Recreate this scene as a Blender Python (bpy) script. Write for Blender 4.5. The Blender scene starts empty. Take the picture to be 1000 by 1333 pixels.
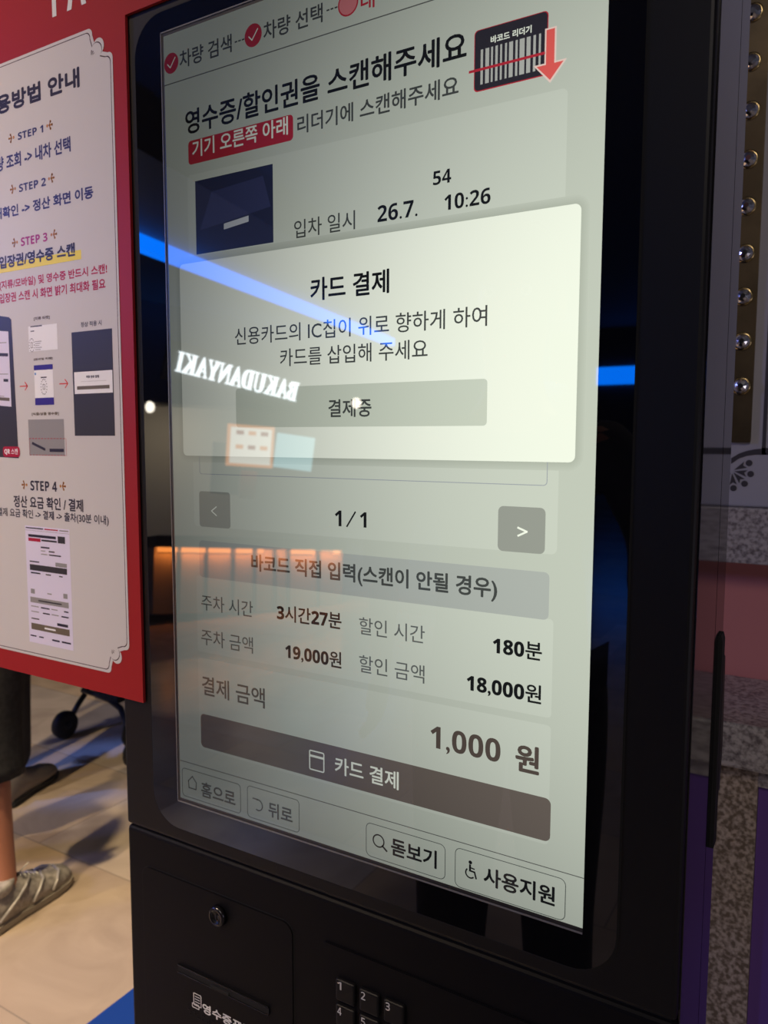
import bpy, bmesh, math, random
from mathutils import Vector, Matrix
random.seed(7)
S = bpy.context.scene
COL = S.collection
R = math.radians

# ------------------------------------------------------------------ camera, world, lights, exposure
cam = bpy.data.cameras.new('camera')
cam.sensor_fit = 'VERTICAL'; cam.sensor_height = 36.0; cam.sensor_width = 27.0
cam.lens = 36.0 * 1010.2 / 1333.0
cam.clip_start = 0.02
cam.dof.use_dof = True; cam.dof.focus_distance = 0.62; cam.dof.aperture_fstop = 11.0
camo = bpy.data.objects.new('camera', cam); COL.objects.link(camo)
right = Vector((0.85961436, 0.51093558, 0.00282581)); down = Vector((0.05002518, -0.0786574, -0.99564577)); fwd = Vector((-0.50848857, 0.85601276, -0.09317467))
camo.matrix_world = Matrix(((right.x, -down.x, -fwd.x, 0.34501), (right.y, -down.y, -fwd.y, -0.52847), (right.z, -down.z, -fwd.z, 1.42), (0, 0, 0, 1)))
S.camera = camo
S.view_settings.view_transform = 'Standard'; S.view_settings.look = 'None'
S.view_settings.gamma = 1.0; S.view_settings.exposure = 0.0; S.view_settings.use_curve_mapping = False

world = bpy.data.worlds.new('mall_air'); S.world = world; world.use_nodes = True
world.node_tree.nodes['Background'].inputs[0].default_value = (0.55, 0.55, 0.75, 1)
world.node_tree.nodes['Background'].inputs[1].default_value = 0.06

def lamp(name, kind, loc, target, power, color, size=0.3, cone=60, blend=0.4):
    d = bpy.data.lights.new(name, kind); d.energy = power; d.color = color
    if kind == 'AREA': d.shape = 'DISK'; d.size = size
    else: d.shadow_soft_size = size
    if kind == 'SPOT': d.spot_size = R(cone); d.spot_blend = blend
    o = bpy.data.objects.new(name, d); COL.objects.link(o); o.location = loc
    o.rotation_euler = (Vector(target) - Vector(loc)).to_track_quat('-Z', 'Y').to_euler()
    return o
lamp('ceiling_spot_warm', 'SPOT', (-1.55, -2.4, 4.0), (-1.9, 1.0, 0), 470, (1.0, 0.76, 0.48), 0.07, 62, 0.6)
lamp('ceiling_spot_cool', 'SPOT', (-2.6, -0.9, 4.0), (-1.9, 1.3, 0), 170, (1.0, 0.86, 0.74), 0.09, 60, 0.6)
lamp('room_fill', 'AREA', (1.3, -3.2, 3.9), (-1.8, -0.4, 0.2), 32, (1.0, 0.88, 0.80), 1.2)  # unseen area lamp added as overall fill
lamp('blue_patch_spot', 'SPOT', (-3.9, -0.6, 3.9), (-2.36, 1.60, 0), 400, (0.14, 0.28, 1.0), 0.05, 9.5, 0.6)  # added spot standing in for blue LED light on the tiles
lamp('blue_floor_wash', 'SPOT', (-2.9, -1.8, 3.9), (-1.22, 0.70, 0), 150, (0.25, 0.35, 1.0), 0.1, 11, 1.0)
lamp('booth_fill', 'AREA', (1.5, -0.5, 1.15), (0.4, 0.6, 0.9), 1.5, (0.95, 0.85, 1.0), 0.5)  # fill lamp added out of view to light the booth wall
lamp('blue_board_fill', 'AREA', (-3.9, -1.7, 2.4), (-0.4, 0.0, 1.65), 30, (0.24, 0.30, 1.0), 0.4)  # unseen blue lamp added to tint the instruction board
lamp('mirrored_floor_spot', 'SPOT', (-1.9, -2.8, 4.25), (-1.32, -1.50, 0), 130, (1.0, 0.88, 0.76), 0.05, 13, 0.3)  # added spot: makes a bright floor pool that the glass mirrors
lamp('mirrored_floor_spot', 'SPOT', (-3.2, -3.6, 4.25), (-2.85, -2.75, 0), 330, (1.0, 0.84, 0.66), 0.05, 15, 0.4)  # second added spot, for the farther mirrored floor pool
lamp('floor_fill_spot', 'SPOT', (-1.25, -0.25, 4.25), (-1.4, 0.66, 0), 430, (1.0, 0.78, 0.48), 0.06, 34, 0.7)  # extra overhead spot added to brighten the near floor, not the board
lamp('shop_wall_fill', 'AREA', (-6.0, -6.2, 1.74), (-6.6, -6.2, 0.9), 45, (1.0, 0.88, 0.68), 1.2)  # added lamp turned to the wall, brightens its mirror image

# ------------------------------------------------------------------ materials
def mat(name, color, rough=0.5, metal=0.0, emit=None, strength=0.0, ior=1.5, coat=0.0, spec=0.5):
    m = bpy.data.materials.new(name); m.use_nodes = True
    b = m.node_tree.nodes['Principled BSDF']
    b.inputs['Base Color'].default_value = (*color, 1); b.inputs['Roughness'].default_value = rough
    b.inputs['Metallic'].default_value = metal; b.inputs['IOR'].default_value = ior
    b.inputs['Coat Weight'].default_value = coat; b.inputs['Specular IOR Level'].default_value = spec
    if emit: b.inputs['Emission Color'].default_value = (*emit, 1); b.inputs['Emission Strength'].default_value = strength
    return m
def srgb(r, g, b):
    f = lambda c: (c / 255 / 12.92) if c <= 10 else ((c / 255 + 0.055) / 1.055) ** 2.4
    return (f(r), f(g), f(b))
def noise_into(m, c1, c2, scale, detail=4, lo=0.4, hi=0.6, bump=0.0, stretch=(1, 1, 1)):
    nt = m.node_tree; b = nt.nodes['Principled BSDF']
    tc = nt.nodes.new('ShaderNodeTexCoord'); mp = nt.nodes.new('ShaderNodeMapping'); mp.inputs['Scale'].default_value = stretch
    n = nt.nodes.new('ShaderNodeTexNoise'); n.inputs['Scale'].default_value = scale; n.inputs['Detail'].default_value = detail
    r = nt.nodes.new('ShaderNodeValToRGB'); r.color_ramp.elements[0].position = lo; r.color_ramp.elements[1].position = hi
    r.color_ramp.elements[0].color = (*c1, 1); r.color_ramp.elements[1].color = (*c2, 1)
    nt.links.new(tc.outputs['Object'], mp.inputs[0]); nt.links.new(mp.outputs[0], n.inputs['Vector'])
    nt.links.new(n.outputs['Fac'], r.inputs[0]); nt.links.new(r.outputs[0], b.inputs['Base Color'])
    if bump:
        bp = nt.nodes.new('ShaderNodeBump'); bp.inputs['Strength'].default_value = bump; bp.inputs['Distance'].default_value = 0.002
        nt.links.new(n.outputs['Fac'], bp.inputs['Height']); nt.links.new(bp.outputs[0], b.inputs['Normal'])
    return m
GLASS_IOR = 1.78
def lcd(name, rgb, gain=1.0):
    """a display pixel colour under the glossy cover glass: luminance falls off away from the panel's axis, as on a real LCD"""
    m = mat('lcd_' + name, (0.004, 0.004, 0.005), 0.015, ior=GLASS_IOR)
    nt = m.node_tree; b = nt.nodes['Principled BSDF']
    on = [c * gain * 1.12 for c in srgb(*rgb)]; off = [c * t for c, t in zip(on, (0.98, 0.97, 1.22))]
    lw = nt.nodes.new('ShaderNodeLayerWeight'); lw.inputs['Blend'].default_value = 0.5
    mr = nt.nodes.new('ShaderNodeMapRange'); mr.interpolation_type = 'SMOOTHSTEP'
    mr.inputs['From Min'].default_value = 0.03; mr.inputs['From Max'].default_value = 0.36
    mr.inputs['To Min'].default_value = 1.0; mr.inputs['To Max'].default_value = 0.15
    mc = nt.nodes.new('ShaderNodeMixRGB'); mc.inputs[1].default_value = (*on, 1); mc.inputs[2].default_value = (*off, 1)
    nt.links.new(lw.outputs['Facing'], mc.inputs[0]); mc.use_clamp = False; nt.links.new(mc.outputs[0], b.inputs['Emission Color'])
    nt.links.new(lw.outputs['Facing'], mr.inputs['Value']); nt.links.new(mr.outputs[0], b.inputs['Emission Strength'])
    return m
L = {k: lcd(k, v) for k, v in dict(
    back=(186, 193, 176), card=(194, 201, 184), rule=(92, 94, 88), white=(234, 240, 220), dialog=(234, 240, 220), hush=(150, 158, 148),
    ink=(22, 24, 24), grey_ink=(66, 70, 66), pale_ink=(92, 97, 92), red=(176, 42, 54), soft_red=(205, 120, 120), arrow=(222, 92, 84), arrow_edge=(232, 205, 190),
    navy=(38, 44, 70), dusk=(52, 58, 92), slate=(44, 42, 48), bar=(176, 178, 168), button=(196, 204, 184), page=(146, 150, 138), manual=(168, 174, 164), pay=(104, 95, 86),
    halo1=(183, 190, 173), halo2=(180, 187, 170), halo3=(177, 184, 167), halo4=(174, 181, 164), halo5=(171, 178, 161),  outline=(84, 90, 84), sum_ink=(82, 72, 64), seam=(172, 180, 166), plate=(185, 190, 190), hairline=(152, 158, 160)).items()}

M = dict(
    body=mat('black_powder_coat', (0.0050, 0.0049, 0.0054), 0.46, spec=0.30),
    side=mat('black_gloss_panel', (0.007, 0.006, 0.008), 0.07, ior=1.6),
    glass=mat('black_cover_glass', (0.003, 0.003, 0.004), 0.015, ior=GLASS_IOR),
    panel=mat('black_satin_panel', (0.0042, 0.0042, 0.0055), 0.48, spec=0.12),
    gap=mat('dark_gap', (0.002, 0.002, 0.002), 0.8),
    trim=mat('lcd_edge_strip', (0.16, 0.16, 0.165), 0.3, ior=GLASS_IOR),
    lip=mat('lcd_inner_shadow_gap', (0.02, 0.02, 0.022), 0.3, ior=GLASS_IOR),
    key=mat('keypad_rubber', (0.008, 0.008, 0.009), 0.45, spec=0.2),
    lock=mat('lock_metal', (0.05, 0.05, 0.055), 0.25, 0.9),
    print_white=mat('white_panel_print', (0.75, 0.75, 0.75), 0.5),
    key_print=mat('key_digit_print', (0.55, 0.55, 0.55), 0.5),
    board_red=mat('red_board_print', srgb(160, 38, 40), 0.42),
    foam=mat('foam_board_edge', (0.35, 0.05, 0.05), 0.7),
    paper=mat('white_board_print', (0.64, 0.62, 0.63), 0.42),
    p_ink=mat('board_black_print', (0.035, 0.03, 0.05), 0.4), p_navy=mat('board_navy_print', srgb(60, 60, 110), 0.4),
    p_red=mat('board_crimson_print', srgb(178, 34, 62), 0.4), p_mag=mat('board_magenta_print', srgb(165, 45, 120), 0.4),
    p_gold=mat('board_gold_print', srgb(190, 130, 70), 0.4), p_yel=mat('board_yellow_print', srgb(238, 218, 70), 0.4),
    p_dark=mat('board_charcoal_print', srgb(62, 60, 66), 0.35), p_grey=mat('board_grey_print', srgb(150, 148, 150), 0.4),
    p_purple=mat('board_purple_print', srgb(58, 44, 140), 0.4), p_pure=mat('board_pure_white_print', (0.9, 0.9, 0.95), 0.4),
    p_taupe=mat('board_taupe_print', srgb(112, 102, 88), 0.4), p_line=mat('board_outline_print', srgb(70, 50, 60), 0.4),
    p_lilac=mat('board_lilac_print', srgb(225, 220, 245), 0.4), p_orange=mat('board_red_arrow_print', srgb(215, 60, 40), 0.4),
    p_blue=mat('board_blue_print', srgb(70, 140, 210), 0.4),
    gold=noise_into(mat('aged_gold_plate', (0.3, 0.2, 0.08), 0.32, 0.75), (0.15, 0.115, 0.065), (0.22, 0.165, 0.09), 14),
    crystal=mat('cut_crystal', (0.85, 0.85, 0.87), 0.16, 1.0), ring=mat('gold_ring', (0.5, 0.38, 0.18), 0.25, 1.0),
    painted=mat('white_painted_wood', (0.40, 0.39, 0.43), 0.45), orn=mat('dark_ornament_paint', (0.05, 0.045, 0.055), 0.5),
    salmon=mat('salmon_paint', srgb(200, 128, 122), 0.5),
    purple=mat('purple_panel_paint', srgb(104, 72, 146), 0.4),
    granite=noise_into(mat('speckled_granite', (0.3, 0.3, 0.3), 0.35), (0.14, 0.12, 0.12), (0.46, 0.42, 0.40), 170, 5, 0.34, 0.60),
    granite_gold=noise_into(mat('gold_flecked_granite', (0.3, 0.3, 0.3), 0.4), (0.16, 0.12, 0.08), (0.48, 0.39, 0.30), 190, 4, 0.40, 0.62),
    skin=mat('skin', srgb(176, 118, 92), 0.5), cloth_black=noise_into(mat('black_cloth', (0.01, 0.01, 0.012), 0.9), (0.010, 0.010, 0.012), (0.02, 0.02, 0.022), 60),
    cloth_dark=mat('charcoal_cloth', (0.03, 0.03, 0.035), 0.9), cloth_grey=mat('grey_cloth', (0.25, 0.25, 0.27), 0.9), hair=mat('dark_hair', (0.012, 0.009, 0.008), 0.6),
    shoe=noise_into(mat('grey_mesh_shoe', (0.2, 0.19, 0.17), 0.7), (0.28, 0.255, 0.225), (0.42, 0.385, 0.34), 70), shoe_trim=mat('silver_shoe_overlay', (0.52, 0.50, 0.47), 0.35, 0.3),
    sole=mat('shoe_rubber', (0.32, 0.28, 0.22), 0.7), shoe_dark=mat('dark_shoe_lining', (0.03, 0.03, 0.03), 0.8),
    taupe_shoe=mat('taupe_shoe', (0.30, 0.26, 0.22), 0.7),
    tyre=mat('black_tyre', (0.012, 0.012, 0.013), 0.6), tube=mat('black_tube', (0.012, 0.012, 0.014), 0.35),
    mat_blue=mat('blue_floor_vinyl', srgb(28, 68, 150), 0.4),
    ceiling=mat('dark_ceiling_paint', (0.10, 0.10, 0.11), 0.8), shopwall=mat('warm_shop_wall', (0.42, 0.38, 0.33), 0.7), shopdark=mat('dark_fascia', (0.03, 0.03, 0.035), 0.5),
    counterwood=mat('pale_counter_panel', (0.55, 0.45, 0.36), 0.5),
    coving=mat('white_coving', (0.7, 0.7, 0.72), 0.7),
    led_blue=mat('blue_led', (0, 0, 0), 0.5, emit=(0.0, 0.17, 1.0), strength=10.5),
    led_white=mat('white_led', (0, 0, 0), 0.5, emit=(0.85, 0.95, 1.0), strength=13.0),
    led_orange=mat('orange_led', (0, 0, 0), 0.5, emit=(1.0, 0.30, 0.06), strength=9.0),
    lampface=mat('warm_lamp', (0, 0, 0), 0.5, emit=(1.0, 0.9, 0.75), strength=14.0),
    menu_white=mat('backlit_menu_white', (0, 0, 0), 0.5, emit=(1.0, 0.95, 0.85), strength=4.2), menu_orange=mat('backlit_menu_orange', (0, 0, 0), 0.5, emit=(1.0, 0.38, 0.12), strength=3.5),
    menu_cyan=mat('backlit_menu_cyan', (0, 0, 0), 0.5, emit=(0.45, 0.85, 0.95), strength=3.2), menu_red=mat('backlit_menu_red', (0, 0, 0), 0.5, emit=(0.9, 0.2, 0.15), strength=1.6),
    poster_teal=mat('teal_poster', (0.08, 0.22, 0.24), 0.5), poster_red=mat('faded_red_poster', (0.45, 0.14, 0.10), 0.6),
)
def floor_material():
    m = mat('marble_tiles', (0.6, 0.5, 0.4), 0.22)
    nt = m.node_tree; b = nt.nodes['Principled BSDF']; N = nt.nodes.new
    tc = N('ShaderNodeTexCoord'); mp = N('ShaderNodeMapping'); mp.inputs['Location'].default_value = (1.85 + 10 * 0.92, -1.1 + 0.55 * 20, 0)
    br = N('ShaderNodeTexBrick'); br.offset = 0.2; br.inputs['Scale'].default_value = 1.0
    br.inputs['Brick Width'].default_value = 0.92; br.inputs['Row Height'].default_value = 0.55; br.inputs['Mortar Size'].default_value = 0.0022; br.inputs['Mortar Smooth'].default_value = 0.3
    br.inputs['Bias'].default_value = 0.0
    br.inputs['Color1'].default_value = (0, 0, 0, 1); br.inputs['Color2'].default_value = (1, 1, 1, 1); br.inputs['Mortar'].default_value = (0.5, 0.5, 0.5, 1)
    rp = N('ShaderNodeValToRGB'); cr = rp.color_ramp
    cr.elements[0].position = 0.0; cr.elements[0].color = (0.66, 0.49, 0.29, 1); cr.elements[1].position = 1.0; cr.elements[1].color = (0.74, 0.64, 0.52, 1)
    for p, c in ((0.35, (0.72, 0.58, 0.41, 1)), (0.6, (0.50, 0.40, 0.31, 1)), (0.8, (0.76, 0.68, 0.56, 1))):
        e = cr.elements.new(p); e.color = c
    nz = N('ShaderNodeTexNoise'); nz.inputs['Scale'].default_value = 3.2; nz.inputs['Detail'].default_value = 7; nz.inputs['Distortion'].default_value = 1.4
    r2 = N('ShaderNodeValToRGB'); r2.color_ramp.elements[0].color = (0.80, 0.77, 0.74, 1); r2.color_ramp.elements[1].color = (1.06, 1.04, 1.0, 1); r2.color_ramp.elements[0].position = 0.33; r2.color_ramp.elements[1].position = 0.66
    mx = N('ShaderNodeMixRGB'); mx.blend_type = 'MULTIPLY'; mx.inputs[0].default_value = 1.0
    m3 = N('ShaderNodeMixRGB'); m3.inputs[2].default_value = (0.30, 0.25, 0.20, 1)
    l = nt.links.new
    l(tc.outputs['Object'], mp.inputs[0]); l(mp.outputs[0], br.inputs['Vector']); l(mp.outputs[0], nz.inputs['Vector'])
    l(br.outputs['Color'], rp.inputs[0]); l(nz.outputs['Fac'], r2.inputs[0]); l(rp.outputs[0], mx.inputs[1]); l(r2.outputs[0], mx.inputs[2])
    l(mx.outputs[0], m3.inputs[1]); l(br.outputs['Fac'], m3.inputs[0]); l(m3.outputs[0], b.inputs['Base Color'])
    return m
for m_ in M.values():
    if 'print' in m_.name: m_.node_tree.nodes['Principled BSDF'].inputs['Specular IOR Level'].default_value = 0.2
M['floor'] = floor_material()

# ------------------------------------------------------------------ helpers
def props(o, label=None, cat=None, group=None, kind=None):
    if label: o['label'] = label
    if cat: o['category'] = cat
    if group: o['group'] = group
    if kind: o['kind'] = kind
    return o
def thing(name, label, cat, loc=(0, 0, 0), rz=0.0, group=None):
    o = bpy.data.objects.new(name, None); COL.objects.link(o); o.location = loc; o.rotation_euler = (0, 0, rz); o.empty_display_size = 0.05
    return props(o, label, cat, group)
def link(name, me, parent=None, loc=(0, 0, 0), label=None):
    o = bpy.data.objects.new(name, me); COL.objects.link(o); o.parent = parent; o.location = loc
    if label: o['label'] = label
    return o
GLYPHS = {}
def glyphs(txt):
    """ink of a text line as (verts, faces), from Blender's own default typeface"""
    if txt not in GLYPHS:
        c = bpy.data.curves.new('ink', 'FONT'); c.body = txt; c.resolution_u = 3
        o = bpy.data.objects.new('ink', c); COL.objects.link(o)
        me = bpy.data.meshes.new_from_object(o.evaluated_get(bpy.context.evaluated_depsgraph_get()))
        v = [(p.co.x, p.co.y) for p in me.vertices]; f = [tuple(p.vertices) for p in me.polygons]
        bpy.data.objects.remove(o); bpy.data.curves.remove(c); bpy.data.meshes.remove(me)
        GLYPHS[txt] = (v, f)
    return GLYPHS[txt]
def bold(s):      # sans bold digits and letters from the mathematical alphabet
    return ''.join(chr(0x1D7EC + ord(c) - 48) if c.isdigit() else chr(0x1D5D4 + ord(c) - 65) if 'A' <= c <= 'Z' else c for c in s)
def thin(s):
    return ''.join(chr(0x1D7E2 + ord(c) - 48) if c.isdigit() else chr(0x1D5A0 + ord(c) - 65) if 'A' <= c <= 'Z' else c for c in s)

class Flat:
    """printed or displayed shapes on a plane facing -Y, collected into one mesh"""
    def __init__(s, y, k=None): s.k = k; s.y = y; s.v = []; s.f = []; s.m = []; s.mats = []
    def mi(s, m):
        if m not in s.mats: s.mats.append(m)
        return s.mats.index(m)
    def poly(s, pts, m, dy=0.0):
        k = len(s.v); s.v += [(x, s.y - dy, z) for x, z in pts]; s.f.append(tuple(range(k, k + len(pts)))); s.m.append(s.mi(m)); return s
    def rr_pts(s, x0, z0, x1, z1, r, n=5):
        x0, x1 = sorted((x0, x1)); z0, z1 = sorted((z0, z1)); r = min(r, (x1 - x0) / 2, (z1 - z0) / 2)
        if r <= 0: return [(x0, z0), (x1, z0), (x1, z1), (x0, z1)]
        return [(cx + r * math.cos(a + t * math.pi / 2 / n), cz + r * math.sin(a + t * math.pi / 2 / n))
                for cx, cz, a in ((x1 - r, z0 + r, -math.pi / 2), (x1 - r, z1 - r, 0), (x0 + r, z1 - r, math.pi / 2), (x0 + r, z0 + r, math.pi)) for t in range(n + 1)]
    def rect(s, x0, z0, x1, z1, m, r=0.0, dy=0.0): return s.poly(s.rr_pts(x0, z0, x1, z1, r), m, dy)
    def loop(s, pts, w, m, dy=0.0, closed=True):
        n = len(pts)
        for i in range(n if closed else n - 1): s.line(*pts[i], *pts[(i + 1) % n], w, m, dy)
        return s
    def outline(s, x0, z0, x1, z1, w, m, r=0.0, dy=0.0):
        a = s.rr_pts(x0, z0, x1, z1, r); b = s.rr_pts(min(x0, x1) + w, min(z0, z1) + w, max(x0, x1) - w, max(z0, z1) - w, max(r - w, 0.0001 if r else 0))
        n = len(a)
        for i in range(n): j = (i + 1) % n; s.poly([a[i], a[j], b[j], b[i]], m, dy)
        return s
    def line(s, x0, z0, x1, z1, w, m, dy=0.0):
        d = Vector((x1 - x0, z1 - z0)); d.normalize(); nx, nz = -d.y * w / 2, d.x * w / 2; ex, ez = d.x * w * 0.3, d.y * w * 0.3
        return s.poly([(x0 - ex - nx, z0 - ez - nz), (x1 + ex - nx, z1 + ez - nz), (x1 + ex + nx, z1 + ez + nz), (x0 - ex + nx, z0 - ez + nz)], m, dy)
    def disc(s, x, z, rx, m, rz=None, dy=0.0, n=24):
        rz = rz or rx; return s.poly([(x + rx * math.cos(2 * math.pi * i / n), z + rz * math.sin(2 * math.pi * i / n)) for i in range(n)], m, dy)
    def ring(s, x, z, r, w, m, dy=0.0, n=24, a0=0, a1=360, rz=None):
        rz = rz or r
        P = lambda q, t: (x + (r - q) * math.cos(t), z + (rz - q) * math.sin(t))
        for i in range(n):
            t, u = R(a0 + (a1 - a0) * i / n), R(a0 + (a1 - a0) * (i + 1) / n); s.poly([P(0, t), P(0, u), P(w, u), P(w, t)], m, dy)
        return s
    def text(s, txt, x0, z0, x1, z1, m, heavy=0.0, dy=0.0, k=None):
        """fit the ink of txt into the box; heavy thickens the strokes by that many metres"""
        v, f = glyphs(txt)
        if not v: return s
        h = heavy / 2; x0 += h; x1 -= h; z0, z1 = min(z0, z1) + h, max(z0, z1) - h
        ax, bx = min(p[0] for p in v), max(p[0] for p in v); ay, by = min(p[1] for p in v), max(p[1] for p in v)
        sx, sz = (x1 - x0) / max(bx - ax, 1e-6), (z1 - z0) / max(by - ay, 1e-6)
        k = k or s.k
        if k: zc = (z0 + z1) / 2; sz = sx * k; z0 = zc - sz * (by - ay) / 2
        shifts = [(0, 0)] + ([(h * math.cos(t * math.pi / 4), h * math.sin(t * math.pi / 4)) for t in range(8)] if heavy else [])
        for q, (hx, hz) in enumerate(shifts):
            o_ = len(s.v); mi = s.mi(m)
            s.v += [(x0 + (p[0] - ax) * sx + hx, s.y - dy - q * 2e-6, z0 + (p[1] - ay) * sz + hz) for p in v]
            s.f += [tuple(o_ + i for i in g) for g in f]; s.m += [mi] * len(f)
        return s
    def build(s, name, parent=None, label=None):
        me = bpy.data.meshes.new(name); me.from_pydata(s.v, [], s.f)
        for m in s.mats: me.materials.append(m)
        me.polygons.foreach_set('material_index', s.m); me.update()
        bm = bmesh.new(); bm.from_mesh(me)
        flip = [f for f in bm.faces if f.normal.y > 0]
        bmesh.ops.reverse_faces(bm, faces=flip); bm.to_mesh(me); bm.free()
        return link(name, me, parent, label=label)

class Solid:
    def __init__(s): s.bm = bmesh.new(); s.mats = []
    def _paint(s, faces, m):
        if m not in s.mats: s.mats.append(m)
        i = s.mats.index(m)
        for f in faces: f.material_index = i
    def box(s, x0, y0, z0, x1, y1, z1, m, bevel=0.0, seg=2):
        b = bmesh.new(); bmesh.ops.create_cube(b, size=1.0)
        for v in b.verts: v.co = Vector(((x0 + x1) / 2 + v.co.x * (x1 - x0), (y0 + y1) / 2 + v.co.y * (y1 - y0), (z0 + z1) / 2 + v.co.z * (z1 - z0)))
        if bevel: bmesh.ops.bevel(b, geom=b.edges[:], offset=bevel, segments=seg, profile=0.5, affect='EDGES')
        return s.take(b, m)
    def take(s, b, m, mtx=None):
        bmesh.ops.recalc_face_normals(b, faces=b.faces[:])
        if mtx is not None: b.transform(mtx)
        vm = [s.bm.verts.new(v.co) for v in b.verts]; b.verts.index_update(); fs = []
        for f in b.faces:
            nf = s.bm.faces.new([vm[v.index] for v in f.verts]); nf.smooth = f.smooth; fs.append(nf)
        s._paint(fs, m); b.free(); return s
    def prism(s, pts, y0, y1, m, bevel=0.0):
        """outline in X-Z extruded from y0 (front) to y1"""
        b = bmesh.new(); f = b.faces.new([b.verts.new((x, y0, z)) for x, z in pts])
        r = bmesh.ops.extrude_face_region(b, geom=[f]); bmesh.ops.translate(b, vec=(0, y1 - y0, 0), verts=[g for g in r['geom'] if isinstance(g, bmesh.types.BMVert)])
        if bevel: bmesh.ops.bevel(b, geom=[e for e in b.edges if abs(e.verts[0].co.y - y0) < 1e-6 and abs(e.verts[1].co.y - y0) < 1e-6], offset=bevel, segments=2, affect='EDGES')
        return s.take(b, m)
    def lathe(s, prof, m, mtx=None, n=32, smooth=True):
        b = bmesh.new(); rings = [[b.verts.new((r * math.cos(2 * math.pi * i / n), r * math.sin(2 * math.pi * i / n), z)) for i in range(n)] for r, z in prof]
        for a, c in zip(rings, rings[1:]):
            for i in range(n): j = (i + 1) % n; f = b.faces.new((a[i], a[j], c[j], c[i])); f.smooth = smooth
        b.faces.new(rings[0][::-1]); b.faces.new(rings[-1])
        return s.take(b, m, mtx)
    def tube(s, pts, r, m, n=10):
        b = bmesh.new(); pts = [Vector(p) for p in pts]; rings = []
        for i, p in enumerate(pts):
            t = (pts[min(i + 1, len(pts) - 1)] - pts[max(i - 1, 0)]).normalized(); u = t.orthogonal().normalized() if i == 0 else (u - t * u.dot(t)).normalized(); w = t.cross(u)
            rings.append([b.verts.new(p + u * r * math.cos(2 * math.pi * k / n) + w * r * math.sin(2 * math.pi * k / n)) for k in range(n)])
        for a, c in zip(rings, rings[1:]):
            for i in range(n): j = (i + 1) % n; f = b.faces.new((a[i], a[j], c[j], c[i])); f.smooth = True
        b.faces.new(rings[0][::-1]); b.faces.new(rings[-1])
        return s.take(b, m)
    def build(s, name, parent=None, label=None, loc=(0, 0, 0)):
        me = bpy.data.meshes.new(name); s.bm.to_mesh(me); s.bm.free()
        for m in s.mats: me.materials.append(m)
        return link(name, me, parent, loc, label)
FRONT = lambda x, y, z: Matrix.Translation((x, y, z)) @ Matrix.Rotation(R(90), 4, 'X')     # local +Z turned to -Y
def structure(o): o['kind'] = 'structure'; return o

# ------------------------------------------------------------------ the setting
structure(Solid().box(-9, -20, -0.05, 5, 8, 0, M['floor']).build('floor'))
structure(Solid().box(-9, -20, 4.3, 5, 8, 4.4, M['ceiling']).build('ceiling'))
structure(Solid().box(-6.7, -20, 0, -6.6, 8, 4.3, M['shopwall']).build('wall_left'))
structure(Solid().box(-9, -20.1, 0, 5, -20.0, 4.3, M['shopdark']).build('wall_back'))

# ------------------------------------------------------------------ the carousel booth behind the kiosk (right side of the picture)
BX0, BX1 = -0.25, 1.6
structure(Solid().box(BX0, 0.66, 0, BX1, 0.80, 2.9, M['salmon']).build('wall_right'))
ledge = Solid(); ledge.box(BX0, 0.45, 1.031, BX1, 0.659, 1.086, M['granite'], 0.004)
props(ledge.build('stone_ledge'), 'speckled grey granite ledge under the salmon pink wall', 'ledge')
props(Solid().box(BX0, 0.605, 1.255, BX1, 0.659, 1.330, M['granite'], 0.002).build('stone_sill'), 'narrow dark granite band between white panel and salmon pink wall', 'stone band')
pnl = thing('purple_front_panel', 'purple booth panel framed by gold flecked granite below the ledge', 'panel', (0, 0, 0))
Solid().box(0.274, 0.482, 0.02, BX1, 0.50, 1.005, M['purple']).build('purple_board', pnl)
fr = Solid(); fr.box(BX0, 0.475, 0, 0.2735, 0.60, 1.0305, M['granite_gold'])
fr.box(0.2735, 0.475, 1.005, BX1, 0.60, 1.0305, M['granite']); fr.box(0.2735, 0.501, 0, BX1, 0.60, 1.005, M['granite_gold']); fr.build('granite_surround', pnl, label='gold flecked granite frame')
wp = thing('painted_panel', 'white painted booth panel with dark line and fan ornament', 'panel', (0, 0, 0))
Solid().box(BX0, 0.620, 1.3302, BX1, 0.659, 2.8, M['painted'], 0.003).build('panel_board', wp)
PY = 0.6195
orn = Flat(PY)
Q = lambda p: p
band = [Q((0.2109, 1.3959)), Q((0.2202, 1.4022)), Q((0.2295, 1.4059)), Q((0.2388, 1.4081)), Q((0.2480, 1.4092))]
low = [Q((0.2112, 1.3881)), Q((0.2205, 1.3955)), Q((0.2298, 1.3992)), Q((0.2409, 1.4009)), Q((0.2548, 1.4011))]
for i in range(4): orn.poly([band[i], band[i + 1], low[i + 1], low[i]], M['orn'])
xL, xR = Q((0.2480, 1.4092))[0], Q((0.2526, 1.4092))[0]
orn.poly([(xL, low[4][1]), (xR, low[4][1]), (xR, 2.75), (xL, 2.75)], M['orn'])
orn.poly([(xL, low[4][1]), (BX1 - 0.05, low[4][1]), (BX1 - 0.05, low[4][1] + 0.009), (xL, low[4][1] + 0.009)], M['orn'])
orn.build('dark_line', wp, label='dark painted line')
fan = Flat(PY); cx, cz = Q((0.2126, 1.3787))
for k in range(7):
    a = R(28 - k * 37); c, s_ = math.cos(a), math.sin(a)
    T = lambda u, w: (cx + u * c - w * s_, cz + u * s_ + w * c)
    fan.poly([T(0.003, 0), T(0.0190, -0.0046), T(0.0155, 0)], M['orn']); fan.poly([T(0.003, 0), T(0.0155, 0), T(0.0190, 0.0046)], M['orn'])
    fan.disc(*T(0.0235, 0), 0.0042, M['orn'])
fan.build('fan_ornament', wp, label='dark fan ornament')
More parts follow.
